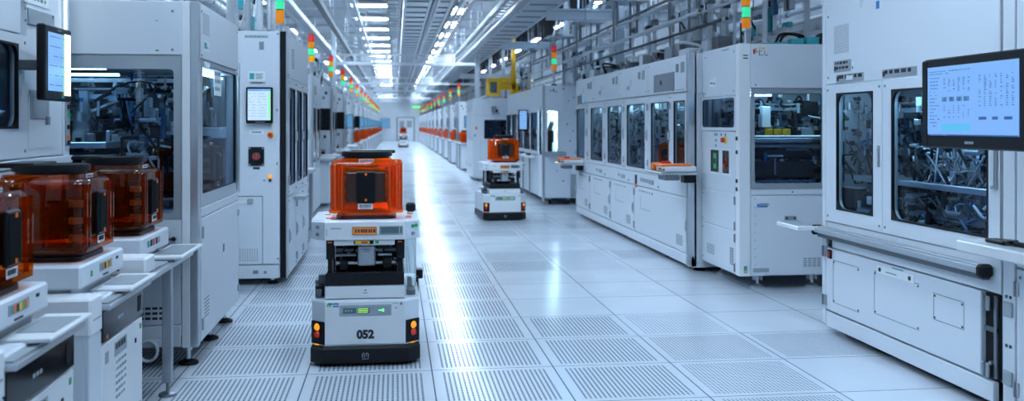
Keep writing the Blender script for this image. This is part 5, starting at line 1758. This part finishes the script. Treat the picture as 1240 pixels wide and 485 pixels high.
t = thing('process_machine', 'white machine with dark front window standing forward, just behind the mid-aisle robot', 'process machine', (2.3, 20.8, 0))
x0, ya, yb = 1.66, 19.9, 21.7
b = MB(); b.box(x0 + 0.035, x0 + 0.22, ya + 0.02, yb, 0.06, 1.77, 'white', 0.006); b.box(x0 + 0.22, 3.0, ya + 0.02, yb, 0.06, 0.86, 'white', 0.006); b.box(x0 + 0.22, 3.0, ya + 0.02, yb, 1.33, 1.77, 'white', 0.006)
b.box(x0 + 0.85, 3.0, ya + 0.02, yb, 0.86, 1.33, 'white'); b.box(x0 + 0.22, x0 + 0.85, ya + 0.6, yb, 0.86, 1.33, 'grey'); b.build('body', t)
F = Fr((x0, ya, 0), '-y')
b = MB(F); b.ring(0.0, 1.34, 0.08, 1.77, (0.24, 0.82, 0.90, 1.31), 0.03, -0.02, 0, 'white', 'black')
for q in ((0.16, 0.163, 0.1, 0.85), (0.16, 1.2, 0.84, 0.843), (0.02, 1.3, 1.40, 1.403)): b.box(*q, 0, 0.002, 'ink_grey')
b.box(0.03, 0.05, 0.95, 1.0, 0, 0.008, 'ink'); b.box(0.05, 0.09, 1.1, 1.16, 0, 0.006, 'orange'); b.build('front_panel', t)
b = MB(F); b.box(0.23, 0.83, 0.89, 1.32, -0.015, -0.01, 'glass_dark'); b.build('window_pane', t)
b = MB(F); clutter(b, 0.25, 0.83, 0.88, 1.3, -0.5, -0.05, 40, 3, PAL); b.build('mechanism', t)
b = MB(F); b.box(0.42, 0.56, 1.42, 1.47, 0, 0.10, 'grey', 0.01); b.box(0.40, 0.50, 1.47, 1.60, 0, 0.08, 'steel', 0.012); b.cyl((0.5, 1.5, 0.08), (0.5, 1.5, 0.13), 0.03, 'black', n=12); b.build('camera_head', t)
S = Fr((x0, yb, 0), '-x')
for k in range(3): door(t, S, 0.02 + k * 0.59, 0.58 + k * 0.59, 0.08, 1.75, None, hinge='l')
for x, y in ((1.8, 20.0), (2.8, 20.0), (1.8, 21.6), (2.8, 21.6)): foot('levelling_foot', t, x, y, 0.06)


# ------------------------------------------------------------------ the rows running to the end wall
def far_tower(side, label, seq):
    """tower with its aisle face at x = 0, front at y = 0"""
    s = 1 if side == 'r' else -1
    t = thing('equipment_tower', label, 'equipment tower')
    b = MB()
    b.box(s * 0.006, s * 1.3, 0.01, 1.3, 0.05, 1.86, 'white', 0.006)
    b.build('body', t)
    F = Fr((0 if side == 'r' else -1.3, 0, 0), '-y')
    b = MB(F)
    b.box(0.005, 1.295, 0.16, 1.86, 0.0, 0.012, 'white', 0.004)
    e = 0.0 if side == 'r' else 1.0
    for (a, z, m) in ((0.10, 1.74, 'ink'), (0.14, 1.66, 'ink_grey'), (0.24, 1.72, 'ink_grey'), (0.2, 1.3, 'ink_grey'), (0.12, 1.0, 'ink'), (0.22, 0.6, 'ink_grey'), (0.1, 0.3, 'ink_grey')):
        a = a if side == 'r' else 1.3 - a
        b.box(a - 0.02, a + 0.02, z - 0.025, z + 0.025, 0.012, 0.018, m)
    b.build('front_panel', t)
    S = Fr((0, 1.3, 0), '-x') if side == 'r' else Fr((0, 0, 0), '+x')
    for k in range(2):
        door(t, S, 0.03 + k * 0.64, 0.64 + k * 0.64, 0.62, 1.5, (0.12 + k * 0.64, 0.55 + k * 0.64, 0.72, 1.42), 0.03, 0.006, 'white', 'black_gloss', 'l')
    b = MB(S); b.box(0.03, 1.28, 1.51, 1.85, 0, 0.006, 'white', 0.003); b.box(0.3, 0.5, 1.6, 1.72, 0.006, 0.01, 'grey'); b.build('side_panel', t)
    b = MB(S); b.box(0.03, 1.28, 0.06, 0.61, 0, 0.006, 'white', 0.003); b.build('side_panel', t)
    b = MB(); b.box(s * -0.012, s * 0.03, -0.012, 0.03, 0.05, 1.88, 'alu', 0.004); b.build('corner_post', t)
    signal_tower(t, s * 0.05, 0.45, 1.86, 0.55, 0.042, seq, 0.16)
    return t


def far_bench(side, label, style='far'):
    """set-back glazed machine with its load bench and small screen; aisle edge of the bench at x = 0, near end at y = 0"""
    s = 1 if side == 'r' else -1
    L = 2.3
    t = thing('bench_machine', label, 'bench machine')
    b = MB()
    b.box(s * 0.50, s * 1.4, 0, L, 0.05, 0.75, 'white'); b.box(s * 0.50, s * 1.4, 0, L, 1.45, 1.8, 'white', 0.006); b.box(s * 0.9, s * 1.4, 0, L, 0.75, 1.45, 'white_dull')
    for y in (0.02, L / 2, L - 0.06): b.box(s * 0.50, s * 0.56, y, y + 0.06, 0.75, 1.45, 'alu')
    b.build('body', t)
    b = MB(); b.box(s * 0.515, s * 0.519, 0.08, L - 0.06, 0.76, 1.44, 'glass_dark'); b.build('window_pane', t)
    S = Fr((s * 0.5, L if side == 'r' else 0, 0), '-x' if side == 'r' else '+x')
    b = MB(S); clutter(b, 0.1, L - 0.1, 0.78, 1.4, -0.38, -0.06, 34, 8, PAL_L + ['black', 'grey_dark']); b.build('mechanism', t)
    b = MB(); b.box(s * 0.0, s * 0.49, 0.15, L - 0.1, 0.66, 0.70, 'plate', 0.006); b.box(s * -0.03, s * 0.40, 0.32, 0.78, 0.70, 0.72, 'offwhite', 0.004); b.box(s * -0.03, s * 0.40, 1.37, 1.83, 0.70, 0.72, 'offwhite', 0.004); b.build('bench_top', t)
    for y in (0.2, 1.25):
        b = MB(); b.box(s * 0.03, s * 0.49, y, y + 0.42, 0.05, 0.66, 'white', 0.006); b.build('pedestal', t)
    for y in (0.95, 1.95):
        b = MB(); b.box(s * 0.02, s * 0.06, y, y + 0.04, 0.0, 0.66, 'alu_brushed'); b.build('leg', t)
        b = MB(); b.box(s * 0.1, s * 0.44, y - 0.22, y - 0.04, 0.002, 0.62, 'grey_dark', 0.005); b.build('drive_unit', t)
    FM = Fr((0.10 if side == 'r' else -0.22, 0.1, 0), '-y')
    m = monitor(t, FM, 0.0, 0.21, 1.12, 1.44, 0.04, 0.018, style, 3)
    b = MB(); b.box(s * 0.2, s * 0.5, 0.125, 0.15, 1.27, 1.31, 'grey_dark'); b.build('bracket', m)
    b = MB()
    r = random.Random(9)
    for k, y0 in enumerate((0.20, 0.80, 0.92, 1.06, 1.18, 1.85, 1.96, 2.08)):
        b.box(s * 0.22, s * r.uniform(0.3, 0.42), y0, y0 + 0.09, 0.70, 0.70 + r.uniform(0.04, 0.10), r.choice(['grey', 'black', 'orange', 'white_dull', 'red']), 0.006)
    b.build('bench_fittings', t)['kind'] = 'stuff'
    return t


SEQS = [('sig_yellow', 'sig_green', 'sig_amber', 'sig_red'), ('sig_amber', 'sig_green', 'sig_yellow', 'sig_red'), ('sig_green', 'sig_yellow', 'sig_red')]
LT = [far_tower('l', '', q) for q in SEQS]
RT = [far_tower('r', '', q) for q in SEQS]
LB, RB, LB0 = far_bench('l', ''), far_bench('r', ''), far_bench('l', '', 'off')
used = set()


def place(o, loc, label, group, rz=0.0):
    if o.name in used:
        return copy_tree(o, loc, rz, label, group)
    used.add(o.name)
    o.location = loc
    tag(o, label, None, group)
    return o


place(LB0, (-0.92, 8.92, 0), 'bench machine between the touchscreen cabinet and the next tower in the left row', 'bench machines of the left row')
NL = 15
for k in range(NL):
    y = 12.3 + 3.85 * k
    place(LT[k % 3], (-1.06, y, 0), '%s tower of the left row, counted from the touchscreen cabinet' % ORD[k], 'towers of the left row')
    place(LB0 if k in (0, 1, 3) else LB, (-0.92, y + 1.38, 0), 'bench machine right behind the %s tower of the left row' % ORD[k], 'bench machines of the left row')
NR = 11
for k in range(NR):
    y = 24.25 + 4.15 * k
    place(RB, (1.70, y, 0), '%s bench machine in the far right row, behind the dark windowed machine' % ORD[k], 'bench machines of the far right row')
    place(RT[k % 3], (1.80, y + 2.45, 0), '%s tower in the far right row, behind the dark windowed machine' % ORD[k], 'towers of the far right row')
farpod = pod0
for k in range(NL):
    y = 12.3 + 3.85 * k + 1.38
    if k % 2 == 1 and k > 2: copy_tree(pod0, (-1.10, y + 0.55, 0.7205), pi / 2, 'orange pod on the bench behind the %s left tower, nearer the camera' % ORD[k], 'pods on the left benches')
    if k % 2 == 0 and k > 3: copy_tree(pod0, (-1.10, y + 1.60, 0.7205), pi / 2, 'orange pod on the bench behind the %s left tower, farther end' % ORD[k], 'pods on the left benches')
for k in range(NR):
    y = 24.25 + 4.15 * k
    copy_tree(pod0, (1.88, y + 0.55, 0.7205), -pi / 2, 'orange pod on the %s far right bench, counted from the dark windowed machine' % ORD[k], 'pods on the far right benches')

# yellow hoist over the right row
t = thing('yellow_hoist', 'yellow hoist above the right machines, behind the tall post', 'hoist', (2.7, 24.0, 1.9))
b = MB(); b.box(2.36, 2.70, 23.8, 24.3, 1.95, 2.40, 'yellow', 0.02); b.box(2.42, 2.6, 23.78, 23.8, 2.02, 2.3, 'grey_dark'); b.build('motor_housing', t)
b = MB(); b.box(2.70, 3.5, 23.9, 24.1, 2.10, 2.28, 'yellow', 0.02); b.box(2.98, 3.12, 23.9, 24.1, 1.86, 2.62, 'yellow', 0.02); b.box(3.25, 3.5, 23.85, 24.2, 2.28, 2.52, 'yellow', 0.02); b.box(2.70, 2.95, 23.85, 24.15, 2.28, 2.42, 'yellow', 0.02); b.box(3.12, 3.4, 23.86, 24.1, 1.92, 2.10, 'yellow', 0.02); b.build('boom', t)
b = MB(); b.cyl((2.85, 24.0, 2.1), (2.85, 24.0, 1.9), 0.02, 'steel', n=8); b.box(2.80, 2.90, 23.95, 24.05, 1.84, 1.92, 'orange', 0.01); b.build('hook', t)
b = MB(); b.box(3.0, 3.1, 23.95, 24.05, 2.62, ZC - 0.001, 'yellow'); b.build('hanger', t)

# ------------------------------------------------------------------ overhead
def along(name, label, cat, x0, x1, z0, z1, y0=3.0, y1=69.0, m='galv', rungs=0.0, lips=True, group=None, hang=5.4, rm=None):
    """channel / track / tray running down the hall, with drop rods"""
    t = thing(name, label, cat, ((x0 + x1) / 2, y0, z0), group)
    b = MB()
    if rungs:
        for x in (x0, x1 - 0.025): b.box(x, x + 0.025, y0, y1, z0, z1, m)
        b.build('side_rail', t)
        b = MB()
        y = y0
        while y < y1:
            b.box(x0, x1, y, y + 0.05, z0 + 0.01, z0 + 0.035, rm or m); y += rungs
        o = b.build('rung', t)
        o['kind'] = 'stuff'
    else:
        b.box(x0, x1, y0, y1, z0, z1, m, 0.008)
        if lips:
            for x in (x0, x1 - 0.04): b.box(x, x + 0.04, y0, y1, z0 - 0.03, z0 + 0.01, m)
        b.build('channel', t)
        if lips:
            b = MB(); y = y0 + 0.3
            while y < y1 - 0.1:
                b.box(x0 + 0.041, x1 - 0.041, y, y + 0.035, z0 - 0.02, z0, 'grey'); y += 0.8
            b.build('underside_rib', t)['kind'] = 'stuff'
    b = MB()
    y = y0 + 1
    while y < y1:
        for x in (x0 + 0.02, x1 - 0.02): b.cyl((x, y, z1), (x, y, ZC - 0.061), 0.01, 'galv', n=6)
        y += hang
    b.build('drop_rod', t)
    return t


along('transport_track', 'broad pale overhead track running above the right edge of the aisle', 'overhead track', 1.95, 2.48, 3.02, 3.26, 4.0, 69, 'white')
along('cable_ladder', 'dark cable ladder beside the broad pale overhead track', 'cable ladder', 1.70, 1.90, 3.12, 3.22, 4.0, 69, 'steel', 0.4)
along('overhead_duct', 'flat grey duct running above the middle of the aisle', 'duct', 0.16, 0.62, 3.30, 3.46, 6.0, 69, 'duct')
along('overhead_duct', 'narrow grey duct right of the flat middle duct', 'duct', 0.72, 0.98, 3.30, 3.42, 6.0, 69, 'galv')
along('cable_ladder', 'double ladder of pale rungs above the aisle, left of the middle duct', 'cable ladder', -0.13, 0.08, 3.16, 3.24, 6.0, 69, 'grey', 0.5)
along('cable_ladder', 'cable ladder with orange cable above the aisle, right of the middle ducts', 'cable ladder', 1.12, 1.32, 3.24, 3.31, 6.0, 69, 'galv', 0.5)
along('overhead_rail', 'slim rail above the left part of the aisle beside the lamps', 'overhead rail', -0.72, -0.66, 3.22, 3.30, 5.85, 69, 'galv', 0, False)
along('overhead_rail', 'dark rail above the left row, next to its signal lights', 'overhead rail', -1.22, -1.12, 3.04, 3.14, 11.25, 69, 'grey_dark', 0, False)
t = thing('orange_cable', 'orange cable lying along the ladder above the aisle', 'cable', (1.22, 30, 3.29))
b = MB(); b.curve([(1.2 + 0.04 * sin(k * 1.7), 12 + k * 4, 3.292) for k in range(12)], 0.016, 'orange', n=6, seg=3); b.build('sheath', t)
for i, (x, z) in enumerate(((0.12, 3.28), (0.66, 3.28), (1.04, 3.28))):
    t = thing('guide_strip', ('dark strip along the left edge of the middle duct', 'dark strip between the two middle ducts', 'dark strip right of the narrow duct')[i], 'guide strip', (x, 30, z), 'strips under the ducts')
    b = MB(); b.box(x - 0.02, x + 0.02, 6.0, 69, z, z + 0.05, 'grey_dark'); b.build('strip', t)
    b = MB(); b.box(x - 0.01, x + 0.01, 6.0, 6.05, z + 0.05, ZC - 0.061, 'steel'); b.box(x - 0.01, x + 0.01, 60.0, 60.05, z + 0.05, ZC - 0.061, 'steel'); b.build('hanger', t)

# gantries across the aisle
for k in range(5):
    y = 23.76 + 3.85 * (0, 3, 5, 8, 10)[k]
    nm = ('nearest', 'second', 'third', 'fourth', 'farthest')[k]
    t = thing('gantry_frame', '%s white gantry frame spanning high across the aisle' % nm, 'gantry', (0.3, y, 0), 'gantries across the aisle')
    xl, xr = -1.55, 2.12
    if k: xl, xr = -2.35, 3.25
    b = MB(); b.box(xl, xr, y - 0.04, y + 0.04, 2.70, 2.78, 'white', 0.006); b.build('lower_chord', t)
    b = MB(); b.box(xl, 1.52, y - 0.03, y + 0.03, 2.935, 2.98, 'white', 0.004); b.build('upper_chord', t)
    for q in range(13 if k == 0 else 11):
        x = xl + 0.05 + q * (0.25 if k == 0 else 0.34)
        b = MB(); b.box(x - 0.02, x + 0.02, y - 0.02, y + 0.02, 2.78, 2.935, 'white'); b.build('web_strut', t)
    for x0_, x1_ in ((-0.85, -0.15), (1.0, 1.45)):
        b = MB(); b.tube([(x0_, y, 2.79), (x1_, y, 2.93)], 0.014, 'white'); b.build('brace', t)
        b = MB(); b.box(x0_, x1_, y - 0.015, y - 0.005, 2.80, 2.92, 'offwhite'); b.build('infill_plate', t)
    if k == 0:
        for x, yy in ((xl + 0.03, y), (2.09, y)):
            b = MB(); b.box(x - 0.06, x + 0.06, yy - 0.06, yy + 0.06, 0.001, 2.97 if x > 0 else 3.6, 'galv', 0.006); b.build('post', t)
    else:
        for x in (xl + 0.45, 1.45):
            b = MB(); b.cyl((x, y, 2.98 if x > 0 else 2.98), (x, y, ZC - 0.061), 0.014, 'steel', n=8); b.build('drop_rod', t)
def post(x, y, z1, label, group, w=0.05, m='galv'):
    t = thing('support_post', label, 'post', (x, y, 0), group)
    b = MB(); b.box(x - w, x + w, y - w, y + w, 0.01, z1, m, 0.006); b.box(x - w - 0.002, x - w + 0.001, y - w * 0.3, y + w * 0.3, 0.01, z1, 'grey'); b.build('shaft', t)
    b = MB(); b.box(x - w * 2, x + w * 2, y - w * 2, y + w * 2, 0.001, 0.012, 'steel'); b.build('base_plate', t)
    return t


for k, (x, y) in enumerate(((3.68, 11.36), (3.2, 13.05), (3.45, 18.62), (3.6, 31.0), (3.6, 35.2))):
    post(x, y, ZC - 0.002, ('post behind the long right line, nearest the camera', 'post rising between the long right line and the open lit bay machine', 'post behind the open lit bay machine', 'post beyond the yellow hoist', 'farthest post of the right row')[k], 'posts', 0.055)
for k, (x, y) in enumerate(((-1.9, 6.6), (-1.9, 11.49))):
    post(x, y, ZC - 0.062, ('post between the glazed left machine and the touchscreen cabinet, rising to the ceiling', 'post in front of the first tower of the left row')[k], 'posts', 0.05)
for k, (y, z) in enumerate(((9.62, 2.74), (13.30, 2.70), (18.87, 2.72), (31.25, 2.74))):
    t = thing('cross_beam', '%s steel cross beam above the right row' % ('nearest', 'second', 'third', 'fourth')[k], 'cross beam', (3, y, z), 'cross beams above the right row')
    b = MB(); b.box(2.15, 4.88, y - 0.17, y - 0.058, z, z + 0.03, 'galv', 0.004); b.box(2.15, 4.88, y - 0.12, y - 0.10, z + 0.03, z + 0.13, 'galv'); b.box(2.15, 4.88, y - 0.17, y - 0.058, z + 0.13, z + 0.16, 'galv', 0.004); b.build('girder', t)
    for x in (2.68, 4.46):
        b = MB(); b.cyl((x, y - 0.11, z + 0.16), (x, y - 0.11, ZC - 0.002), 0.014, 'steel', n=8); b.build('drop_rod', t)

rr = random.Random(77)
# pipe runs above the right row, then above the left row
runs = []
for i, (x, z) in enumerate(((2.58, 3.45), (2.78, 3.72), (3.84, 2.42), (3.92, 3.30), (4.14, 2.50), (4.26, 3.62), (4.58, 2.36), (4.66, 3.25), (4.80, 2.55))):
    runs.append((x, z, (0.035, 0.03, 0.03, 0.05, 0.04, 0.05, 0.035, 0.045, 0.03, 0.06, 0.03, 0.04, 0.05, 0.05, 0.05)[i], ('galv', 'shaded_steel', 'white', 'shaded_steel', 'galv', 'shaded_steel', 'white_dull', 'shaded_steel', 'galv')[i], 'right', i))
for i in range(9):
    x = -2.40 - 0.18 * i
    z = (2.4, 3.45, 2.7, 3.2, 2.5, 3.6, 2.9, 3.3, 2.6)[i]
    runs.append((x, z, (0.04, 0.05, 0.03, 0.06, 0.035, 0.05, 0.04, 0.03, 0.05)[i], rr.choice(('galv', 'white', 'duct', 'grey', 'white_dull', 'steel')), 'left', i))
cnames = {'shaded_steel': 'shade-darkened steel', 'galv': 'galvanised', 'white_dull': 'pale', 'duct': 'silver', 'grey_dark': 'dark', 'steel': 'steel', 'white': 'white', 'grey': 'grey'}
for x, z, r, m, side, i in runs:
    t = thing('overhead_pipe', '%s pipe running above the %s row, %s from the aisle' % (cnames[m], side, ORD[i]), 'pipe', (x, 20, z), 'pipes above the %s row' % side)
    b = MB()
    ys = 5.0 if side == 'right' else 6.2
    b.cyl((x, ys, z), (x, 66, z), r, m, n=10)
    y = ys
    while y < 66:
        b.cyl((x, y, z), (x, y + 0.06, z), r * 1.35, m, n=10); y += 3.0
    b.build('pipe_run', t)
    b = MB()
    y = ys + 0.9 + 0.13 * i
    while y < 66:
        b.cyl((x, y, z + r * 0.9), (x, y, ZC - 0.002 if side == 'right' else ZC - 0.061), 0.006, 'steel', n=5)
        b.cyl((x, y, z), (x, y + 0.03, z), r * 1.2, 'steel', n=10); y += 4.0
    b.build('pipe_hanger', t)['kind'] = 'stuff'
along('cable_ladder', 'cable ladder low above the right row, near the roof fittings', 'cable ladder', 4.0, 4.4, 2.1, 2.2, 5.3, 66, 'galv', 0.35)
along('cable_ladder', 'cable ladder high above the left row', 'cable ladder', -2.28, -2.0, 3.55, 3.65, 6.9, 66, 'galv', 0.35)

# risers dropping on to the machines, each with its bend and valve
def riser(x, y, z0, z1, label, group, seed):
    r = random.Random(seed)
    m = r.choice(['galv', 'white', 'duct', 'alu', 'white_dull'])
    t = thing('service_riser', label, 'service riser', (x, y, z0), group)
    b = MB()
    rad = r.uniform(0.012, 0.032)
    dx = r.choice((-0.11, 0.11, 0.08))
    b.tube([(x, y, z0), (x, y, z0 + (z1 - z0) * 0.5), (x + dx, y + 0.1, z0 + (z1 - z0) * 0.62), (x + dx, y + 0.1, z1)], rad, m, 10)
    b.build('pipe', t)
    b = MB()
    z = z0 + (z1 - z0) * 0.25
    b.box(x - rad * 1.7, x + rad * 1.7, y - rad * 1.7, y + rad * 1.7, z, z + 0.06, r.choice(['plate', 'grey', 'steel', 'grey_dark', 'alu']), 0.006)
    b.cyl((x, y - rad * 1.7, z + 0.05), (x, y - rad * 3, z + 0.05), 0.02, r.choice(['blue_anod', 'steel', 'steel', 'teal', 'grey_dark']), n=10)
    b.build('valve', t)
    b = MB(); b.cyl((x, y, z0), (x, y, z0 + 0.02), rad * 2, 'steel', n=12); b.build('flange', t)


for i in range(14):
    if i == 6: continue
    riser((2.98, 3.26, 3.1)[i % 3], 7.62 + 0.32 * i, 1.786, ZC - 0.003, '%s service riser standing on the long right line, from the near end' % ORD[i], 'risers on the long right line', i)
for i in range(11):
    riser((3.0, 3.28, 3.12)[i % 3], 14.3 + 0.36 * i, 1.791, ZC - 0.003, '%s service riser on the roof of the open lit bay machine' % ORD[i], 'risers on the lit bay machine', 50 + i)
for i in range(6):
    x, y = ((-1.03, 7.36), (-1.15, 7.58), (-1.5, 12.55), (-1.66, 12.8), (-1.5, 13.05), (-1.66, 13.3))[i]
    riser(x, y, 1.903 if i < 2 else 1.863, ZC - 0.062, '%s service riser on the roofs of the left towers, from the near end' % ORD[i], 'risers on the left towers', 90 + i)

# lamps
def lamp(x0, x1, y0, y1, z, label, group, key, axis='down'):
    t = thing('ceiling_lamp', label, 'lamp', ((x0 + x1) / 2, (y0 + y1) / 2, z), group)
    b = MB(); b.box(x0 - 0.03, x1 + 0.03, y0 - 0.03, y1 + 0.03, z + 0.012, z + 0.06, 'white', 0.004); b.build('housing', t)
    b = MB(); b.box(x0, x1, y0, y1, z, z + 0.012, key); b.build('diffuser', t)


rows = [2.0, 5.0, 8.0, 11.0] + [13.6 + 2.7 * k for k in range(19)] + [64.9, 67.2]  # the last ones past the regular run are added to brighten the end wall
for k, y in enumerate(rows):
    lamp(-0.98, -0.19, y - 0.15, y + 0.15, 3.93, '%s lamp from the camera in the crosswise lamp row above the left of the aisle' % (ORD + ['twenty-first', 'twenty-second', 'twenty-third', 'twenty-fourth', 'twenty-fifth', 'twenty-sixth', 'twenty-seventh'])[k], 'crosswise lamps', 'lamp_near' if k < 4 else ('lamp_soft' if y < 20.4 else 'lamp'))
rows2 = [3.5, 8.5] + [13.0 + 3.15 * k for k in range(18)]
for k, y in enumerate(rows2):
    lamp(1.36, 1.64, y - 0.6, y + 0.6, 3.93, '%s lamp from the camera in the lengthwise lamp line above the right of the aisle' % ORD[k], 'lengthwise lamps', 'lamp_near' if k < 2 else ('lamp_soft' if y < 20.4 else 'lamp'))
for k, y in enumerate((2.2, 5.2)):  # unseen pair added as fill light for the end station's front
    lamp(3.0, 3.6, y - 0.12, y + 0.12, 3.9, '%s added fill lamp from the camera above the right machine with rounded windows' % ORD[k], 'added fill lamps above the near right machines', 'lamp_soft')
fill_rows = [4.0, 8.0, 10.8, 13.6, 17.0, 21.0, 28.0, 35.0, 42.0, 49.0, 56.0, 63.0]  # fill lamps added to light the right-hand faces without streaking the floor
for k, y in enumerate(fill_rows):
    lamp(-3.1, -2.9, y - 0.6, y + 0.6, 3.93, '%s added fill lamp from the camera in the line behind the left machines' % ORD[k], 'added fill lamps behind the left row', 'lamp_near' if k < 1 else 'lamp')
for k in range(14):
    y = 7.0 + 3.4 * k
    t = thing('wall_lamp', '%s linear lamp along the right wall, counted from the camera' % ORD[k], 'lamp', (XR, y, 2.7), 'wall lamps')
    z = 2.62 + 0.62 * (k % 2)
    b = MB(); b.box(XR - 0.05, XR - 0.001, y - 0.9, y + 0.9, z, z + 0.10, 'white', 0.004); b.build('housing', t)
    b = MB(); b.box(XR - 0.062, XR - 0.05, y - 0.6, y + 0.6, z + 0.02, z + 0.08, 'lamp_side'); b.build('diffuser', t)
for k, (x, y, z) in enumerate(((3.25, 12.2, 3.72), (3.75, 12.9, 3.72), (3.0, 16.4, 3.45), (4.2, 20.0, 3.72))):
    lamp(x, x + 0.08, y - 0.5, y + 0.5, z, '%s bluish lamp in the dark ceiling void above the right row' % ORD[k], 'bluish lamps', 'lamp_bluish')

for k in range(10):  # lamp line added to brighten the dim zone above the right row
    y = 7.6 + 4.4 * k
    lamp(4.43, 4.53, y - 0.6, y + 0.6, 3.9, '%s added fill lamp from the camera in the line above the right row pipes' % ORD[k], 'added fill lamps above the right row pipes', 'lamp_pipe_fill')

# green sign on the end wall
t = thing('exit_sign', 'small green lit sign on the end wall beside the door', 'sign', (1.5, Y1 - 0.04, 2.5))
b = MB(Fr((1.3, Y1 - 0.001, 2.42), '-y')); b.box(0, 0.6, 0, 0.22, 0, 0.06, 'grey', 0.006); b.build('housing', t)
b = MB(Fr((1.3, Y1 - 0.061, 2.42), '-y')); b.box(0.03, 0.57, 0.03, 0.19, 0, 0.004, 'led_green'); b.build('lit_face', t)

# thin conduits low above the right roofs
for i, (x, z, m) in enumerate(((2.50, 2.14, 'white'), (2.55, 2.33, 'galv'), (2.73, 2.08, 'shaded_steel'), (2.83, 2.24, 'white'), (2.87, 2.45, 'alu'), (2.63, 2.41, 'grey_dark'))):
    t = thing('conduit', '%s of the thin conduits low above the long right line, counted from the aisle' % ORD[i], 'conduit', (x, 12, z), 'conduits above the long right line')
    b = MB(); b.cyl((x, 7.45, z), (x, 18.3, z), 0.014, m, n=8); b.build('tube', t)
    for k in range(5):
        y = 8.3 + 2.2 * k + 0.07 * i
        b = MB(); b.box(x - 0.012, x + 0.012, y, y + 0.02, z + 0.012, 2.62, 'steel'); b.build('clamp', t)
    b = MB(); b.box(x - 0.02, x + 0.02, 7.45, 7.52, z - 0.02, z + 0.02, 'alu'); b.build('end_fitting', t)
for k in range(5):
    y = 8.28 + 2.2 * k
    t = thing('strut_channel', '%s cross strut carrying the thin conduits above the right machines, from the near end' % ORD[k], 'strut', (2.7, y, 2.62), 'struts of the thin conduits')
    b = MB(); b.box(2.46, 2.92, y, y + 0.42, 2.622, 2.64, 'galv'); b.build('channel', t)
    b = MB(); b.cyl((2.68, y + 0.3, 2.64), (2.68, y + 0.3, ZC - 0.062), 0.009, 'steel', n=6); b.build('drop_rod', t)

# frame of square profiles standing on the machine roofs, with small valves and boxes
def utility_frame(x, y0, y1, z0, label, s=-1):
    t = thing('utility_frame', label, 'utility frame', (x, (y0 + y1) / 2, z0))
    n = int((y1 - y0) / 0.62)
    for k in range(n + 1):
        y = y0 + (y1 - y0) * k / n
        b = MB(); b.box(x - 0.02, x + 0.02, y - 0.02, y + 0.02, z0, 2.62, 'alu'); b.build('upright', t)
    for z in (2.02, 2.3, 2.58):
        b = MB(); b.box(x - 0.02, x + 0.02, y0, y1, z, z + 0.04, 'white'); b.build('cross_rail', t)
    for k in range(n * 8):
        y, z = rr.uniform(y0, y1 - 0.2), rr.choice((2.06, 2.34, 2.0, 2.2))
        b = MB()
        if k % 3:
            b.box(x + s * 0.07, x + s * 0.02, y, y + rr.uniform(0.04, 0.16), z, z + rr.uniform(0.04, 0.16), rr.choice(['offwhite', 'teal', 'grey', 'black', 'alu', 'white', 'blue_anod', 'steel']), 0.005)
            b.build('control_box', t)
        else:
            b.curve([(x + s * 0.03, y, z), (x + s * 0.07, y + 0.08, z + 0.12), (x + s * 0.05, y + 0.16, z + 0.2), (x + s * 0.03, y + 0.2, z - 0.05)], 0.010, rr.choice(['cable_black', 'cable', 'offwhite']), n=5)
            b.build('hose', t)


utility_frame(3.47, 7.55, 11.0, 1.7865, 'frame with valves and boxes on the roof of the long right line')
utility_frame(3.45, 14.0, 18.2, 1.7915, 'frame with valves and boxes on the roof of the open lit bay machine')
utility_frame(-1.30, 7.75, 8.75, 1.9055, 'frame with valves and boxes on the roof of the touchscreen cabinet', 1)
utility_frame(-1.55, 9.05, 11.1, 1.8055, 'frame with valves and boxes on the bench machine beside the touchscreen cabinet', 1)
utility_frame(-1.55, 13.8, 15.9, 1.8055, 'frame with valves and boxes on the bench machine behind the first left tower', 1)
utility_frame(-1.55, 17.65, 19.7, 1.8055, 'frame with valves and boxes on the bench machine behind the second left tower', 1)
utility_frame(2.9, 20.1, 21.5, 1.7755, 'frame with valves and boxes on the roof of the dark windowed machine')

# ------------------------------------------------------------------ camera, world, view
cam = bpy.data.cameras.new('camera')
co = bpy.data.objects.new('camera', cam)
COL.objects.link(co)
co.location = (0, 0, 1.2)
co.rotation_euler = (pi / 2, 0, -radians(7.16))
cam.sensor_width = 36
cam.lens = 36 * 1130 / 1240
cam.shift_y = -91.5 / 1240
cam.clip_start = 0.05
cam.clip_end = 200
cam.dof.use_dof = True
cam.dof.focus_distance = 4.8
cam.dof.aperture_fstop = 2.9
scn.camera = co

wd = bpy.data.worlds.new('world')
scn.world = wd
wd.use_nodes = True
wd.node_tree.nodes['Background'].inputs[0].default_value = (0.5, 0.7, 1.0, 1)
wd.node_tree.nodes['Background'].inputs[1].default_value = 0.3

vs = scn.view_settings
vs.view_transform = 'Standard'
vs.look = 'None'
vs.gamma = 1
vs.use_curve_mapping = False
vs.exposure = 0.0
scn.cycles.max_bounces = 10
scn.cycles.diffuse_bounces = 3
scn.cycles.glossy_bounces = 4
scn.cycles.transparent_max_bounces = 24
scn.cycles.sample_clamp_indirect = 6
scn.cycles.caustics_reflective = False
scn.cycles.caustics_refractive = False
scn.cycles.use_denoising = True
